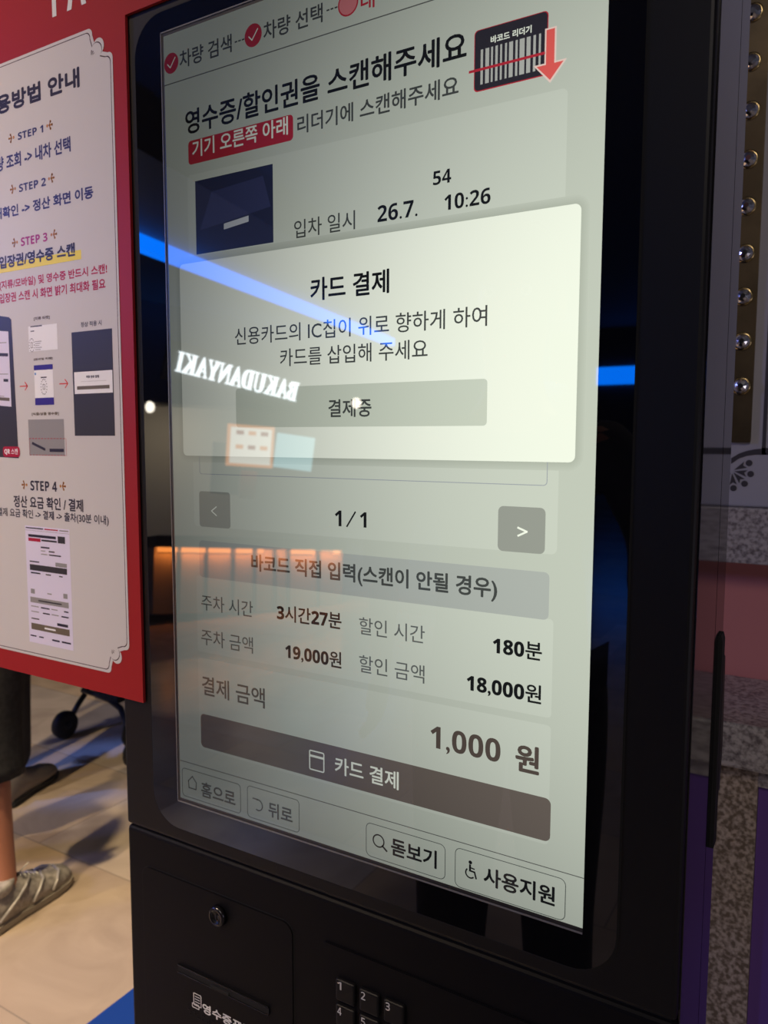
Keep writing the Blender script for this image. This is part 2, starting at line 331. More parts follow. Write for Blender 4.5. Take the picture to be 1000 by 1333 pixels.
gs = thing('stud_light_strip', 'dark gold strip set with a row of round cut crystal studs', 'light strip', (0, 0, 0))
gx0, gx1 = Q((0.2105, 1.4749))[0], Q((0.2343, 1.4946))[0]
plate = Flat(PY - 0.0018).rr_pts(gx0 - 0.002, Q((0.2243, 1.4172))[1], gx1, 2.7, 0.002)
Solid().prism(plate, PY - 0.0055, PY + 0.002, M['gold'], 0.0008).build('gold_plate', gs)
def stud_mesh(nm):
    b = bmesh.new(); n = 10; prof = ((0.0100, 0.0), (0.0096, 0.0028), (0.0070, 0.0058), (0.0034, 0.0074))
    rings = [[b.verts.new((r * math.cos(2 * math.pi * (i + 0.5 * (k % 2)) / n), r * math.sin(2 * math.pi * (i + 0.5 * (k % 2)) / n), z)) for i in range(n)] for k, (r, z) in enumerate(prof)]
    for k in range(3):
        a, c = rings[k], rings[k + 1]
        for i in range(n):
            j = (i + 1) % n
            if k % 2 == 0: b.faces.new((a[i], a[j], c[i])); b.faces.new((a[j], c[j], c[i]))
            else: b.faces.new((a[i], c[j], c[i])); b.faces.new((a[i], a[j], c[j]))
    b.faces.new(rings[3]); s = Solid(); s.take(b, M['crystal']); return s
for px_, pz_ in (Q((0.2144, 1.9654)), Q((0.2147, 1.9051)), Q((0.2160, 1.8448)), Q((0.2167, 1.7841)), Q((0.2169, 1.7247)), Q((0.2176, 1.6647)), Q((0.2177, 1.6091)), Q((0.2187, 1.5508)), Q((0.2198, 1.4920))):
    st = stud_mesh('stud').build('crystal_stud', gs); st.matrix_local = FRONT(px_, PY - 0.0056, pz_) @ Matrix.Rotation(random.random(), 4, 'Z')
    rg = Solid().lathe(((0.0098, 0.0), (0.0118, 0.0), (0.0118, 0.0012), (0.0098, 0.0012)), M['ring']).build('stud_ring', st)
for pz_ in [Q((0.2198, 1.4920))[1] + 0.0482 * 9 + 0.055 * k for k in range(0)]: pass

# ------------------------------------------------------------------ the payment kiosk
KX0, KX1, KT, KY1 = -0.279, 0.2645, 1.855, 0.152
k = thing('payment_kiosk', 'black parking payment kiosk with a tall lit touch screen', 'kiosk', (0, 0.08, 0))
k.location = (0, 0, 0)
SEAM = 1.0208
cab = Solid(); cab.box(KX0, 0.0, SEAM + 0.0018, KX1, KY1, KT, M['body'], 0.0035, 3); cab.box(KX0 + 0.004, 0.004, SEAM - 0.004, KX1 - 0.004, KY1 - 0.004, SEAM + 0.004, M['gap'])
cab.build('upper_cabinet', k)
lowp = Solid(); lowp.box(KX0, 0.0, 0.06, KX1, KY1, SEAM, M['panel'], 0.0045, 3); lowp.build('lower_cabinet', k)
Solid().box(KX0 - 0.03, -0.06, 0.0, KX1 + 0.03, KY1 + 0.05, 0.06, M['body'], 0.006).build('base_plinth', k)
sp = Solid(); sp.box(KX1, 0.008, 0.10, KX1 + 0.0012, 0.100, KT - 0.01, M['side'])
sp.box(KX1, 0.1022, 0.10, KX1 + 0.0012, KY1 - 0.004, KT - 0.01, M['side']); sp.build('side_panel', k, label='glossy black side panel')
hd = Solid(); hd.prism([(KX1, 1.092), (KX1 + 0.0042, 1.092), (KX1 + 0.0042, 1.262), (KX1 + 0.0030, 1.267), (KX1, 1.267)], 0.121, 0.138, M['gap'], 0.0008)
hd.prism([(KX1, 1.125), (KX1 + 0.0034, 1.130), (KX1 + 0.0042, 1.17), (KX1 + 0.0034, 1.243), (KX1, 1.25)], 0.138, 0.152, M['body'], 0.0008); hd.build('side_handle', k, label='black door handle on the side')
# cover glass: rounded frame around the display
LX0, LX1, LZ0, LZ1 = -0.1992, 0.1990, 1.0702, 1.7782
GX0, GX1, GZ0, GZ1, GR = -0.2365, 0.2230, 1.0375, 1.8000, 0.034
def frame_mesh(outer, inner, y, m, name, parent):
    fl = Flat(y); n = len(outer)
    for i in range(n): j = (i + 1) % n; fl.poly([outer[i], outer[j], inner[j], inner[i]], m)
    return fl.build(name, parent)
tmp = Flat(0)
outer = tmp.rr_pts(GX0, GZ0, GX1, GZ1, GR, 8); inner = tmp.rr_pts(LX0 - 0.0032, LZ0 - 0.0042, LX1, LZ1 + 0.0042, 0.0004, 8)
frame_mesh(outer, inner, -0.0012, M['glass'], 'screen_bezel', k)['label'] = 'glossy black glass bezel'
gb = tmp.rr_pts(GX0 - 0.0014, GZ0 - 0.0014, GX1 + 0.0014, GZ1 + 0.0014, GR + 0.001, 8)
frame_mesh(gb, tmp.rr_pts(GX0 + 0.004, GZ0 + 0.004, GX1 - 0.004, GZ1 - 0.004, GR, 8), -0.0006, M['gap'], 'bezel_gap', k)
tr = Flat(-0.0010); tr.rect(LX0 - 0.0045, LZ0 - 0.0046, LX1, LZ1 + 0.0045, M['lip'], 0.0004)
tr.rect(LX0 - 0.0038, LZ0 - 0.0044, LX0 - 0.0027, LZ1 + 0.004, M['trim'], 0, 0.0006); tr.rect(LX0 - 0.0035, LZ0 - 0.0046, LX1, LZ0 - 0.0030, M['trim'], 0, 0.0006)
tr.rect(LX0 - 0.0038, LZ1 + 0.0030, LX1, LZ1 + 0.0042, M['trim'], 0, 0.0006); tr.build('display_trim', k)
Y0 = -0.0013; U = 0.00012            # the display plane and the pitch of its layers
scr = Flat(Y0).rect(LX0, LZ0, LX1, LZ1, L['back']).build('touch_screen', k, label='lit touch screen of the payment page')
def ui(n=1): return Flat(Y0 - U * n, 1.0)
B1, B2, B3 = 0.0005, 0.0008, 0.0009
# progress header
ui().line(LX0 + 0.0004, (-0.1989, 1.7362)[1], LX1, (-0.1989, 1.7362)[1], 0.0009, L['rule']).build('header_rule', scr)
for (x, z), r, done in (((-0.1902, 1.7535), 0.0088, 1), ((-0.0958, 1.7537), 0.0092, 1), ((-0.0015, 1.7535), 0.0094, 0)):
    f = ui().disc(x, z, r, L['red'] if done else L['red'])
    if done: f.loop([(x - 0.0046, z - 0.0002), (x - 0.0012, z - 0.0036), (x + 0.0050, z + 0.0040)], 0.0010, L['white'], U, closed=False)
    else: f.disc(x, z, r - 0.0012, L['soft_red'], dy=U)
    f.build('step_marker', scr)
ui().text('차량 검색', *(-0.1799, 1.7493), *(-0.1192, 1.7579), L['grey_ink'], B1).build('step_text', scr)
ui().text('차량 선택', *(-0.0848, 1.7491), *(-0.0253, 1.7576), L['grey_ink'], B1).build('step_text', scr)
ui().text('대', *(0.0100, 1.7474), *(0.0224, 1.7567), L['red'], B1).build('step_text', scr, 'red step text')
for (x0, z0), (x1, z1) in (((-0.1159, 1.7531), (-0.1050, 1.7532)), ((-0.0216, 1.7535), (-0.0111, 1.7535))):
    f = ui(); w = (x1 - x0)
    for i in range(3): f.rect(x0 + w * i * 0.36, z0 - 0.0006, x0 + w * (i * 0.36 + 0.26), z0 + 0.0006, L['grey_ink'])
    f.build('step_dashes', scr)
# heading
ui().text('영수증/할인권을 스캔해주세요', *(-0.1746, 1.6920), *(0.0991, 1.7062), L['ink'], B3).build('heading_text', scr)
ui().rect((-0.1716, 1.6796)[0], (-0.0553, 1.6626)[1], *(-0.0551, 1.6829), L['red'], 0.0035).text('기기 오른쪽 아래', *(-0.1667, 1.6715), *(-0.0603, 1.6787), L['white'], B1, U).build('hint_pill', scr, 'red pill with white writing')
ui().text('리더기에 스캔해주세요', *(-0.0509, 1.6684), *(0.0931, 1.6776), L['grey_ink'], B1).build('hint_text', scr)
# barcode reader picture
f = ui().rect(*(0.1050, 1.6648), *(0.1590, 1.7063), L['red'], 0.003).rect(*(0.1056, 1.6655), *(0.1584, 1.7058), L['slate'], 0.003, U)
(bx0, bz0), (bx1, bz1) = (0.1101, 1.6692), (0.1541, 1.6926)
for a, b in ((458, 468), (478, 494), (502, 510), (520, 530), (540, 548), (560, 568), (577, 593), (603, 612), (620, 640), (648, 664), (675, 685), (697, 705)):
    g = lambda t: bx0 + (bx1 - bx0) * (t - 458) / 247.0
    f.rect(g(a), bz0, g(b), bz1, L['bar'], 0, 2 * U)
f.text('바코드 리더기', *(0.1175, 1.6951), *(0.1473, 1.6994), L['white'], 0.0003, 2 * U)
f.line(*(0.1017, 1.6794), *(0.1568, 1.6793), 0.0018, L['red'], 3 * U)
(ax, az), (tx, tz) = (0.1580, 1.6723), (0.1611, 1.6609)
(sx, sz), (hx0, hz0), (hx1, hz1) = (0.1638, 1.6935), (0.1515, 1.6716), (0.1702, 1.6711)
zt = sz; zh = (hz0 + hz1) / 2
for e, mm, d in ((0.0011, L['arrow_edge'], 3 * U), (0, L['arrow'], 4 * U)):
    f.poly([(ax - e, zt + e), (ax - e, zh), (sx + e, zh), (sx + e, zt + e)], mm, d); f.poly([(hx0 - 2 * e, zh + e), (tx, tz - 1.6 * e), (hx1 + 2 * e, zh + e)], mm, d)
f.build('barcode_picture', scr, 'dark barcode picture with a red arrow')
# vehicle card, partly under the dialog
cx1 = (0.1734, 1.6166)[0]
card = ui().rect(-cx1, (0.1728, 1.6537)[1], cx1, (0.1738, 1.3395)[1], L['card'], 0.004)
card.outline(-(0.1655, 1.3885)[0], (0.1655, 1.3877)[1], (0.1655, 1.3885)[0], (0.1655, 1.3877)[1] + 0.06, 0.0006, L['hairline'], 0.003, U); card.build('vehicle_card', scr)
pic = ui(2).rect(*(-0.1640, 1.5841), *(-0.0765, 1.6475), L['navy']); (vx, vz) = (-0.1250, 1.6056)
pic.poly([(vx - 0.006, vz - 0.004), (vx + 0.022, vz - 0.001), (vx + 0.022, vz + 0.004), (vx - 0.006, vz + 0.001)], L['plate'], U)
pic.poly([(vx - 0.034, vz - 0.001), (vx + 0.046, vz + 0.008), (vx + 0.038, vz + 0.034), (vx - 0.020, vz + 0.030)], L['dusk'], 0.5 * U); pic.build('vehicle_photo', scr, 'dark photo of a parked car')
ui(2).text(bold('54'), *(0.0732, 1.6062), *(0.0880, 1.6163), L['ink']).build('field_value', scr)
ui(2).text('입차 일시', *(-0.0548, 1.5870), *(0.0049, 1.5958), L['grey_ink'], 0.0002).build('field_label', scr)
ui(2).text(bold('26.7.'), *(0.0254, 1.5871), *(0.0604, 1.5980), L['ink']).build('field_value', scr)
ui(2).text(bold('10:26'), *(0.0827, 1.5877), *(0.1191, 1.5973), L['ink']).build('field_value', scr)
# dialog
dl = ui(4); zt = 1.5775; zb = 1.4045
sd_ = ui(1.2)
for q, (e, c_) in enumerate(((0.0058, 'halo1'), (0.0046, 'halo2'), (0.0034, 'halo3'), (0.0022, 'halo4'), (0.0010, 'halo5'))): sd_.rect(-0.1850 - e, zb - e, 0.1848 + e, zt + e, L[c_], 0.0045 + e, q * 0.15 * U)
sd_.build('dialog_shadow', scr, 'soft grey edge drawn around the dialog')
dl.rect(-0.1850, zb, 0.1848, zt, L['dialog'], 0.0045)
dl.text('카드 결제', *(-0.0384, 1.5337), *(0.0363, 1.5492), L['ink'], B2, U)
dl.text('신용카드의 IC칩이 위로 향하게 하여', *(-0.1200, 1.5022), *(0.1181, 1.5158), L['grey_ink'], 0.0002, U)
dl.text('카드를 삽입해 주세요', *(-0.0704, 1.4823), *(0.0700, 1.4942), L['grey_ink'], 0.0002, U)
dl.rect(*(-0.1200, 1.4301), *(0.1190, 1.4640), L['button'], 0.003, U); dl.text('결제중', *(-0.0209, 1.4381), *(0.0205, 1.4520), L['grey_ink'], B1, 2 * U)
dl.build('payment_dialog', scr, 'bright payment dialog box')
# paging
ui(2).rect(*(-0.1665, 1.3393), *(-0.1289, 1.3721), L['page'], 0.003).loop([(-0.1453, 1.3585), (-0.1515, 1.3544), (-0.1454, 1.3504)], 0.0009, L['white'], U, closed=False).build('page_button', scr)
ui(2).rect(*(0.1289, 1.3391), *(0.1647, 1.3721), L['page'], 0.004).loop([(0.1443, 1.3570), (0.1511, 1.3544), (0.1445, 1.3511)], 0.0014, L['white'], U, closed=False).build('page_button', scr)
f = ui(2); f.text(bold('1'), *(-0.0151, 1.3503), *(-0.0086, 1.3602), L['ink'], 0.0001); f.line(*(-0.0033, 1.3490), *(0.0049, 1.3612), 0.0014, L['ink']); f.text(bold('1'), *(0.0094, 1.3501), *(0.0156, 1.3605), L['ink'], 0.0001); f.build('page_count', scr)
ui(2).rect(*(-0.1677, 1.2920), *(0.1686, 1.3264), L['manual'], 0.004).text('바코드 직접 입력(스캔이 안될 경우)', *(-0.1052, 1.3023), *(0.1292, 1.3171), L['grey_ink'], B2, U).build('manual_entry_button', scr)
# amounts
ui().rect(-(0.1721, 1.2963)[0], (0.1722, 1.2930)[1], (0.1721, 1.2963)[0], (0.1739, 1.2207)[1], L['card'], 0.003).build('amount_card', scr)
ui().rect(-(0.1721, 1.2963)[0], (0.1741, 1.2150)[1], (0.1721, 1.2963)[0], (0.1741, 1.1254)[1], L['card'], 0.003).build('total_card', scr)
for t, a, b, dark in (('주차 시간', (-0.1664, 1.2590), (-0.1040, 1.2774), 0), ('3시간27분', (-0.0769, 1.2618), (-0.0088, 1.2767), 1), ('할인 시간', (0.0086, 1.2595), (0.0693, 1.2767), 0), ('180분', (0.1264, 1.2606), (0.1643, 1.2757), 1),
                ('주차 금액', (-0.1673, 1.2257), (-0.1046, 1.2447), 0), ('19,000원', (-0.0680, 1.2276), (-0.0090, 1.2434), 1), ('할인 금액', (0.0086, 1.2278), (0.0693, 1.2451), 0), ('18,000원', (0.1056, 1.2285), (0.1645, 1.2438), 1)):
    ui(2).text(bold(t) if dark else t, *a, *b, L['ink'] if dark else L['pale_ink'], B1 if dark else 0.0001).build('amount_value' if dark else 'amount_label', scr)
ui(2).text('결제 금액', *(-0.1675, 1.1773), *(-0.0916, 1.1998), L['grey_ink'], B1).build('total_label', scr)
ui(2).text(bold('1,000'), *(0.0751, 1.1756), *(0.1339, 1.1977), L['sum_ink'], 0.0002).text('원', *(0.1456, 1.1736), *(0.1641, 1.1998), L['sum_ink'], 0.0013).build('total_value', scr)
pb = ui(2).rect(*(-0.1701, 1.1279), *(0.1735, 1.1606), L['pay'], 0.0045)
(ix0, iz0), (ix1, iz1) = (-0.0429, 1.1342), (-0.0267, 1.1522)
pb.outline(ix0, iz0, ix1, iz1, 0.0012, L['white'], 0.0018, U); pb.rect(ix0, iz1 - 0.0062, ix1, iz1 - 0.0042, L['white'], 0, U)
pb.text('카드 결제', *(-0.0158, 1.1349), *(0.0466, 1.1538), L['white'], B1, U).build('pay_button', scr, 'brown pay button')
# footer
ui(2).line(LX0 + 0.001, (0.0319, 1.1081)[1], LX1, (0.0319, 1.1081)[1], 0.0007, L['rule']).build('footer_rule', scr)
hb = ui(2).outline(*(-0.1964, 1.0730), *(-0.1216, 1.1016), 0.0006, L['outline'], 0.004); (x, z) = (-0.1826, 1.0887)
hb.loop([(x - 0.0052, z + 0.0012), (x, z + 0.0066), (x + 0.0052, z + 0.0012), (x + 0.0046, z - 0.0056), (x - 0.0046, z - 0.0056)], 0.0010, L['grey_ink'], U).text('홈으로', *(-0.1711, 1.0772), *(-0.1283, 1.0945), L['grey_ink'], B1, U).build('footer_button', scr)
bb = ui(2).outline(*(-0.1139, 1.0728), *(-0.0540, 1.1032), 0.0006, L['outline'], 0.004); (x, z) = (-0.1009, 1.0876)
bb.ring(x, z - 0.0006, 0.0056, 0.0011, L['grey_ink'], U, 20, -120, 110).line(x - 0.0062, z + 0.0046, x - 0.0006, z + 0.0046, 0.0011, L['grey_ink'], U).text('뒤로', *(-0.0889, 1.0782), *(-0.0616, 1.0946), L['grey_ink'], B1, U).build('footer_button', scr)
mb = ui(2).outline(*(0.0153, 1.0727), *(0.0893, 1.1021), 0.0006, L['outline'], 0.005); (x, z) = (0.0277, 1.0886)
mb.ring(x, z, 0.0058, 0.0012, L['ink'], U).line(*(0.0313, 1.0853), *(0.0356, 1.0819), 0.0016, L['ink'], U).text('돋보기', *(0.0397, 1.0797), *(0.0817, 1.0956), L['ink'], B2, U).build('footer_button', scr)
ab = ui(2).outline(*(0.0975, 1.0710), *(0.1862, 1.1033), 0.0006, L['outline'], 0.005); (x, z) = (0.1111, 1.0881)
ab.disc(x - 0.0004, z + 0.0062, 0.0015, L['ink'], dy=U).line(x - 0.0006, z + 0.004, x - 0.0006, z - 0.0008, 0.0017, L['ink'], U).line(x - 0.0006, z - 0.0006, x + 0.0032, z - 0.0008, 0.0014, L['ink'], U).line(x + 0.0032, z - 0.0008, x + 0.0046, z - 0.0056, 0.0014, L['ink'], U).line(x - 0.0006, z + 0.0020, x + 0.0030, z + 0.0016, 0.0011, L['ink'], U).ring(x - 0.0004, z - 0.0026, 0.0044, 0.0012, L['ink'], U, 16, 130, 320)
ab.text('사용지원', *(0.1219, 1.0773), *(0.1783, 1.0975), L['ink'], B2, U).build('footer_button', scr)

# lower fascia: receipt printer door, lock, slot and key pad
Yf = -0.0012
dx0, dx1, dz1 = (-0.2748, 0.9826)[0] + 0.018, (-0.0629, 0.9783)[0], (-0.1377, 0.9843)[1]
dr = Solid(); pts = Flat(0).rr_pts(dx0, 0.62, dx1, dz1, 0.012, 6); dr.prism(pts, Yf, 0.003, M['panel'], 0.0006); dr.prism(Flat(0).rr_pts(dx0 - 0.0011, 0.619, dx1 + 0.0011, dz1 + 0.0011, 0.013, 6), -0.0002, 0.003, M['gap']); door = dr.build('printer_door', k)
lx, lz = (-0.1512, 0.9644)
lk = Solid(); lk.lathe(((0.0062, 0), (0.0100, 0.0), (0.0100, 0.0035), (0.0088, 0.0052), (0.0064, 0.0056), (0.0058, 0.0040), (0.002, 0.0038)), M['lock'], FRONT(lx, Yf, lz)); lk.box(lx - 0.0006, Yf - 0.0043, lz - 0.0035, lx + 0.0006, Yf - 0.0030, lz + 0.0035, M['gap']); lk.build('key_lock', door, label='round key lock')
(s0x, s0z), (s1x, s1z) = (-0.2070, 0.8912), (-0.0905, 0.8985)
sl = Solid(); sl.box(s0x, Yf - 0.0022, s0z + 0.0022, s1x, Yf + 0.001, s0z + 0.0036, M['lock'], 0.0005); sl.box(s0x, Yf - 0.0012, s0z - 0.0040, s1x, Yf + 0.001, s0z + 0.0022, M['gap']); sl.box(s0x, Yf - 0.0022, s0z - 0.0052, s1x, Yf + 0.001, s0z - 0.0040, M['lock'], 0.0005)
sl.box((s0x + s1x) / 2 - 0.014, Yf - 0.0026, s0z - 0.0050, (s0x + s1x) / 2 + 0.010, Yf + 0.001, s0z - 0.0012, M['gap'], 0.0008)
sl.build('receipt_slot', door, label='receipt slot')
rl = Flat(Yf - 0.0003); (x0, z0), (x1, z1) = (-0.1895, 0.8560), (-0.1767, 0.8713)
rl.outline(x0 + 0.002, z0 + 0.002, x1, z1, 0.0009, M['print_white'], 0.0012).outline(x0, z0 - 0.001, x1 - 0.003, z0 + 0.004, 0.0009, M['print_white'], 0.001)
for q in range(3): rl.rect(x0 + 0.004, z1 - 0.003 - q * 0.0028, x1 - 0.002, z1 - 0.0038 - q * 0.0028, M['print_white'])
zA = (-0.1756, 0.8546)[1]; rl.text('영수증프린터', (-0.1755, 0.8559)[0], zA, (-0.0992, 0.8712)[0], zA + 0.0105, M['print_white'], 0.0007); rl.build('printer_label', door, label='white receipt printer lettering')
br = Solid(); bx, bz = (-0.1944, 0.8508)
for i in range(14):
    for (dx, dz) in random.sample([(0, 0), (0.0024, 0), (0, -0.0024), (0.0024, -0.0024), (0, -0.0048), (0.0024, -0.0048)], 3):
        br.lathe(((0.0008, 0), (0.0006, 0.0004), (0.0002, 0.0006)), M['key'], FRONT(bx + i * 0.0062 + dx, Yf, bz + dz), 8)
br.build('braille_dots', door, label='raised braille dots')
kx0, kz1 = (-0.0307, 0.9814)
kp = Solid(); kp.prism(Flat(0).rr_pts(kx0, kz1 - 0.19, kx0 + 0.205, kz1, 0.006, 5), -0.0014, 0.003, M['panel'], 0.0008); pad = kp.build('key_pad_plate', k)
ka = (-0.0148, 0.9457); pitch = 0.0252; rowp = 0.0250; n = 0
KX, KZ = (-0.0141, 0.9463); ks = 0.0195
(k2x, _), (k3x, _), (_, k4z) = (0.0102, 0.9454), (0.0351, 0.9454), (-0.0142, 0.9215)
for r_ in range(4):
    for c_ in range(3):
        n += 1; x = KX + (k2x - KX) * c_; z = KZ - 0.0236 * r_
        kk = Solid(); kk.box(x, -0.0048, z - 0.0125, x + ks, 0.0, z + 0.0075, M['key'], 0.0018, 3); key = kk
        o = key.build('keypad_key', k)
        if n <= 6:
            dg = Flat(-0.0050).text(thin(str(n)), x + 0.0024, z - 0.0012, x + 0.0066, z + 0.0060, M['key_print'], 0.0003); o2 = dg.build('key_digit', o, label='white printed digit')

# ------------------------------------------------------------------ the red instruction board fixed around the screen
YB = -0.0034
nb = thing('instruction_board', 'red board with white parking payment step by step guide', 'sign board', (0, 0, 0))
BL, BR_, BB, BT, BC = -0.66, -0.2457, 1.1575, 2.02, 1.8080
bd = Solid(); bd.prism([(BL, BB), (BR_, BB), (BR_, BC), (KX1 + 0.02, BC), (KX1 + 0.02, BT), (BL, BT)], YB, YB + 0.0030, M['board_red']); bd.build('red_board', nb)
hx = Flat(YB - 0.0003)
(p0, q0), (p1, q1) = (-0.3477, 1.8321), (-0.3072, 1.8310)
hx.text('𝗣𝗔', p0, q0, p0 + 0.050, q0 + 0.042, M['print_white']); hx.build('header_lettering', nb, 'white header letters')
# white sheet with scalloped corners
wr = (-0.2632, 1.7644)[0]; wt = (-0.2920, 1.8083)[1]; wb = (-0.2880, 1.1806)[1]
wl = -(wr + 0.455) + -0.455; s_ = 0.033
def sheet_outline(x0, z0, x1, z1, c):
    """rectangle whose corners step inwards over a small scallop"""
    pts = []
    for cx_, cz_, a in ((x1, z1, 0), (x0, z1, 90), (x0, z0, 180), (x1, z0, 270)):
        ca, sa = math.cos(R(a)), math.sin(R(a))
        loc = []
        def arc(ox, oz, r, a0, a1, n=5):
            for i in range(n + 1): t = R(a0 + (a1 - a0) * i / n); loc.append((ox + r * math.cos(t), oz + r * math.sin(t)))
        arc(-0.17 * c, -c, 0.17 * c, 0, 100)
        arc(-0.575 * c, -0.575 * c, 0.23 * c, -50, 140, 10)
        arc(-c, -0.17 * c, 0.17 * c, -10, 90)
        pts += [(cx_ + u * ca - w * sa, cz_ + u * sa + w * ca) for u, w in loc]
    return pts
o1 = sheet_outline(wl, wb, wr, wt, s_); e = 0.0028; o2 = sheet_outline(wl + e, wb + e, wr - e, wt - e, s_); o3 = sheet_outline(wl + e + 0.0008, wb + e + 0.0008, wr - e - 0.0008, wt - e - 0.0008, s_)
sh = Flat(YB - 0.0004); n = len(o1)
def ringfill(fl, a, b, m):
    for i in range(len(a)): j = (i + 1) % len(a); fl.poly([a[i], a[j], b[j], b[i]], m)
ringfill(sh, o1, o2, M['paper']); ringfill(sh, o2, o3, M['p_line']); sh.poly(o3, M['paper']); sheet = sh.build('white_sheet', nb)
V = 0.0001
def pf(n=1): return Flat(YB - 0.0004 - V * n)
for (x, z), sg in (((-0.2923, 1.7865), 1), ((-0.2888, 1.2030), -1)):
    f = pf()
    for a in (25, 50, 75):
        u, w = 0.62 * math.cos(R(a)), 0.62 * math.sin(R(a)); f.poly([(x - 0.001 + u * 0.002, z - sg * 0.004 + sg * w * 0.002), (x - 0.001 + u * 0.0085 - 0.0007, z - sg * 0.004 + sg * w * 0.0085), (x - 0.001 + u * 0.0095, z - sg * 0.004 + sg * w * 0.0098), (x - 0.001 + u * 0.0085 + 0.0007, z - sg * 0.004 + sg * w * 0.0085)], M['p_line'])
    f.build('corner_motif', sheet)
def sprig(x, z, sg, m):
    f = pf()
    for a, l in ((0, 0.0044), (62, 0.0040), (-62, 0.0040)):
        c, s2 = math.cos(R(a)) * sg, math.sin(R(a)); f.line(x - sg * 0.001, z, x - sg * 0.001 + c * l, z + s2 * l, 0.0016, m); f.disc(x - sg * 0.001 + c * l, z + s2 * l, 0.0013, m, n=8)
    f.disc(x - sg * 0.0042, z, 0.0016, m, n=8); return f.build('sprig_motif', sheet)
pf().text('이용방법 안내', (-0.4675, 1.7642)[0], (-0.3585, 1.7586)[1] - 0.0, *(-0.3103, 1.7777), M['p_ink'], 0.0017).build('title_text', sheet)
for t, a, b, m, s0, s1, sm in (('STEP 1', (-0.4089, 1.7274), (-0.3677, 1.7348), 'p_navy', (-0.4203, 1.7316), (-0.3571, 1.7324), 'p_gold'), ('STEP 2', (-0.4104, 1.6754), (-0.3666, 1.6834), 'p_navy', (-0.4211, 1.6803), (-0.3573, 1.6812), 'p_gold'),
                        ('STEP 3', (-0.4108, 1.6207), (-0.3673, 1.6294), 'p_mag', (-0.4215, 1.6258), (-0.3566, 1.6261), 'p_gold'), ('STEP 4', (-0.4111, 1.3640), (-0.3666, 1.3748), 'p_ink', (-0.4218, 1.3698), (-0.3566, 1.3703), 'p_gold')):
    pf().text(bold(t), *a, *b, M[m], 0.0002).build('step_label', sheet)
    sprig(*s0, -1, M[sm]); sprig(*s1, 1, M[sm])
pf().text('차량 조회 -> 내차 선택', (-0.4608, 1.7060)[0], (-0.4158, 1.7015)[1], *(-0.3267, 1.7163), M['p_navy'], 0.0009).build('step_text', sheet)
pf().text('차량 재확인 -> 정산 화면 이동', (-0.4870, 1.6559)[0], (-0.4191, 1.6526)[1], *(-0.2956, 1.6646), M['p_navy'], 0.0009).build('step_text', sheet)
pf().disc(*(-0.4563, 1.6280), 0.0088, M['p_mag']).build('step_dot', sheet)
(yx0, yz0), (yx1, yz1) = (-0.5054, 1.6045), (-0.3164, 1.6055)
pf().rect(yx0, (-0.4496, 1.5970)[1], yx1, (-0.3163, 1.6062)[1], M['p_yel']).text('입장권/영수증 스캔', (-0.4493, 1.6010)[0], (-0.4094, 1.6011)[1], *(-0.3252, 1.6143), M['p_ink'], 0.0010, V).build('highlighted_text', sheet, 'dark text over a yellow marker stroke')
pf().text('(지류/모바일) 및 영수증 반드시 스캔!', (-0.4508, 1.5801)[0], (-0.4510, 1.5781)[1], *(-0.2793, 1.5888), M['p_red'], 0.0006).build('warning_text', sheet, 'crimson text')
pf().text('입장권 스캔 시 화면 밝기 최대화 필요', (-0.4518, 1.5663)[0], (-0.4519, 1.5651)[1], *(-0.2822, 1.5753), M['p_red'], 0.0006).build('warning_text', sheet, 'crimson text')
# pictures of step 3
kp_ = pf().poly([(-0.5161, 1.5625), (-0.4367, 1.5497), (-0.4326, 1.5469), (-0.4293, 1.3984), (-0.5292, 1.4009)], M['p_dark']).poly([(-0.5177, 1.5431), (-0.4385, 1.5347), (-0.4383, 1.4542), (-0.5244, 1.4606)], M['p_lilac'], V)
for (a, b) in (((-0.4687, 1.5239), (-0.4426, 1.5232)), ((-0.4712, 1.4906), (-0.4422, 1.4895)), ((-0.4729, 1.4671), (-0.4507, 1.4657))): kp_.line(*a, *b, 0.0008, M['p_grey'], 2 * V)
kp_.line(*(-0.4696, 1.5119), *(-0.4414, 1.5100), 0.0034, M['p_dark'], 2 * V).line(*(-0.4494, 1.4831), *(-0.4429, 1.4826), 0.003, M['p_dark'], 2 * V).line(*(-0.4731, 1.4642), *(-0.4421, 1.4622), 0.0034, M['p_taupe'], 2 * V)
kp_.rect(*(-0.4567, 1.3997), *(-0.4268, 1.4110), M['p_red'], 0.0035, 3 * V).text('𝗤𝗥 스캔', *(-0.4537, 1.4019), *(-0.4300, 1.4089), M['p_pure'], 0.0002, 4 * V); kp_.build('kiosk_picture', sheet, 'dark printed kiosk picture')
for (a, z), (b, z2) in (((-0.4222, 1.4756), (-0.4093, 1.4756)), ((-0.3563, 1.4759), (-0.3434, 1.4762))):
    f = pf(); zz = (z + z2) / 2; f.line(a, zz, b, zz, 0.0012, M['p_orange']); f.loop([(b - 0.0042, zz + 0.0042), (b, zz), (b - 0.0042, zz - 0.0042)], 0.0012, M['p_orange'], closed=False); f.build('arrow_print', sheet, 'red arrow')
for t, a, b in (('[지류 티켓]', (-0.3944, 1.5425), (-0.3682, 1.5464)), ('[모바일 티켓]', (-0.3969, 1.5013), (-0.3660, 1.5041)), ('[식음/상품 영수증]', (-0.4039, 1.4438), (-0.3593, 1.4476))):
    pf().text(t, *a, *b, M['p_taupe'], 0.0004).build('picture_caption', sheet)
pf().text('정상 적용 시', *(-0.3204, 1.5308), *(-0.2896, 1.5359), M['p_dark'], 0.0002).build('picture_caption', sheet)
f = pf().rect(*(-0.4042, 1.5113), *(-0.3573, 1.5374), M['p_pure']); (x, z) = (-0.3993, 1.5178)
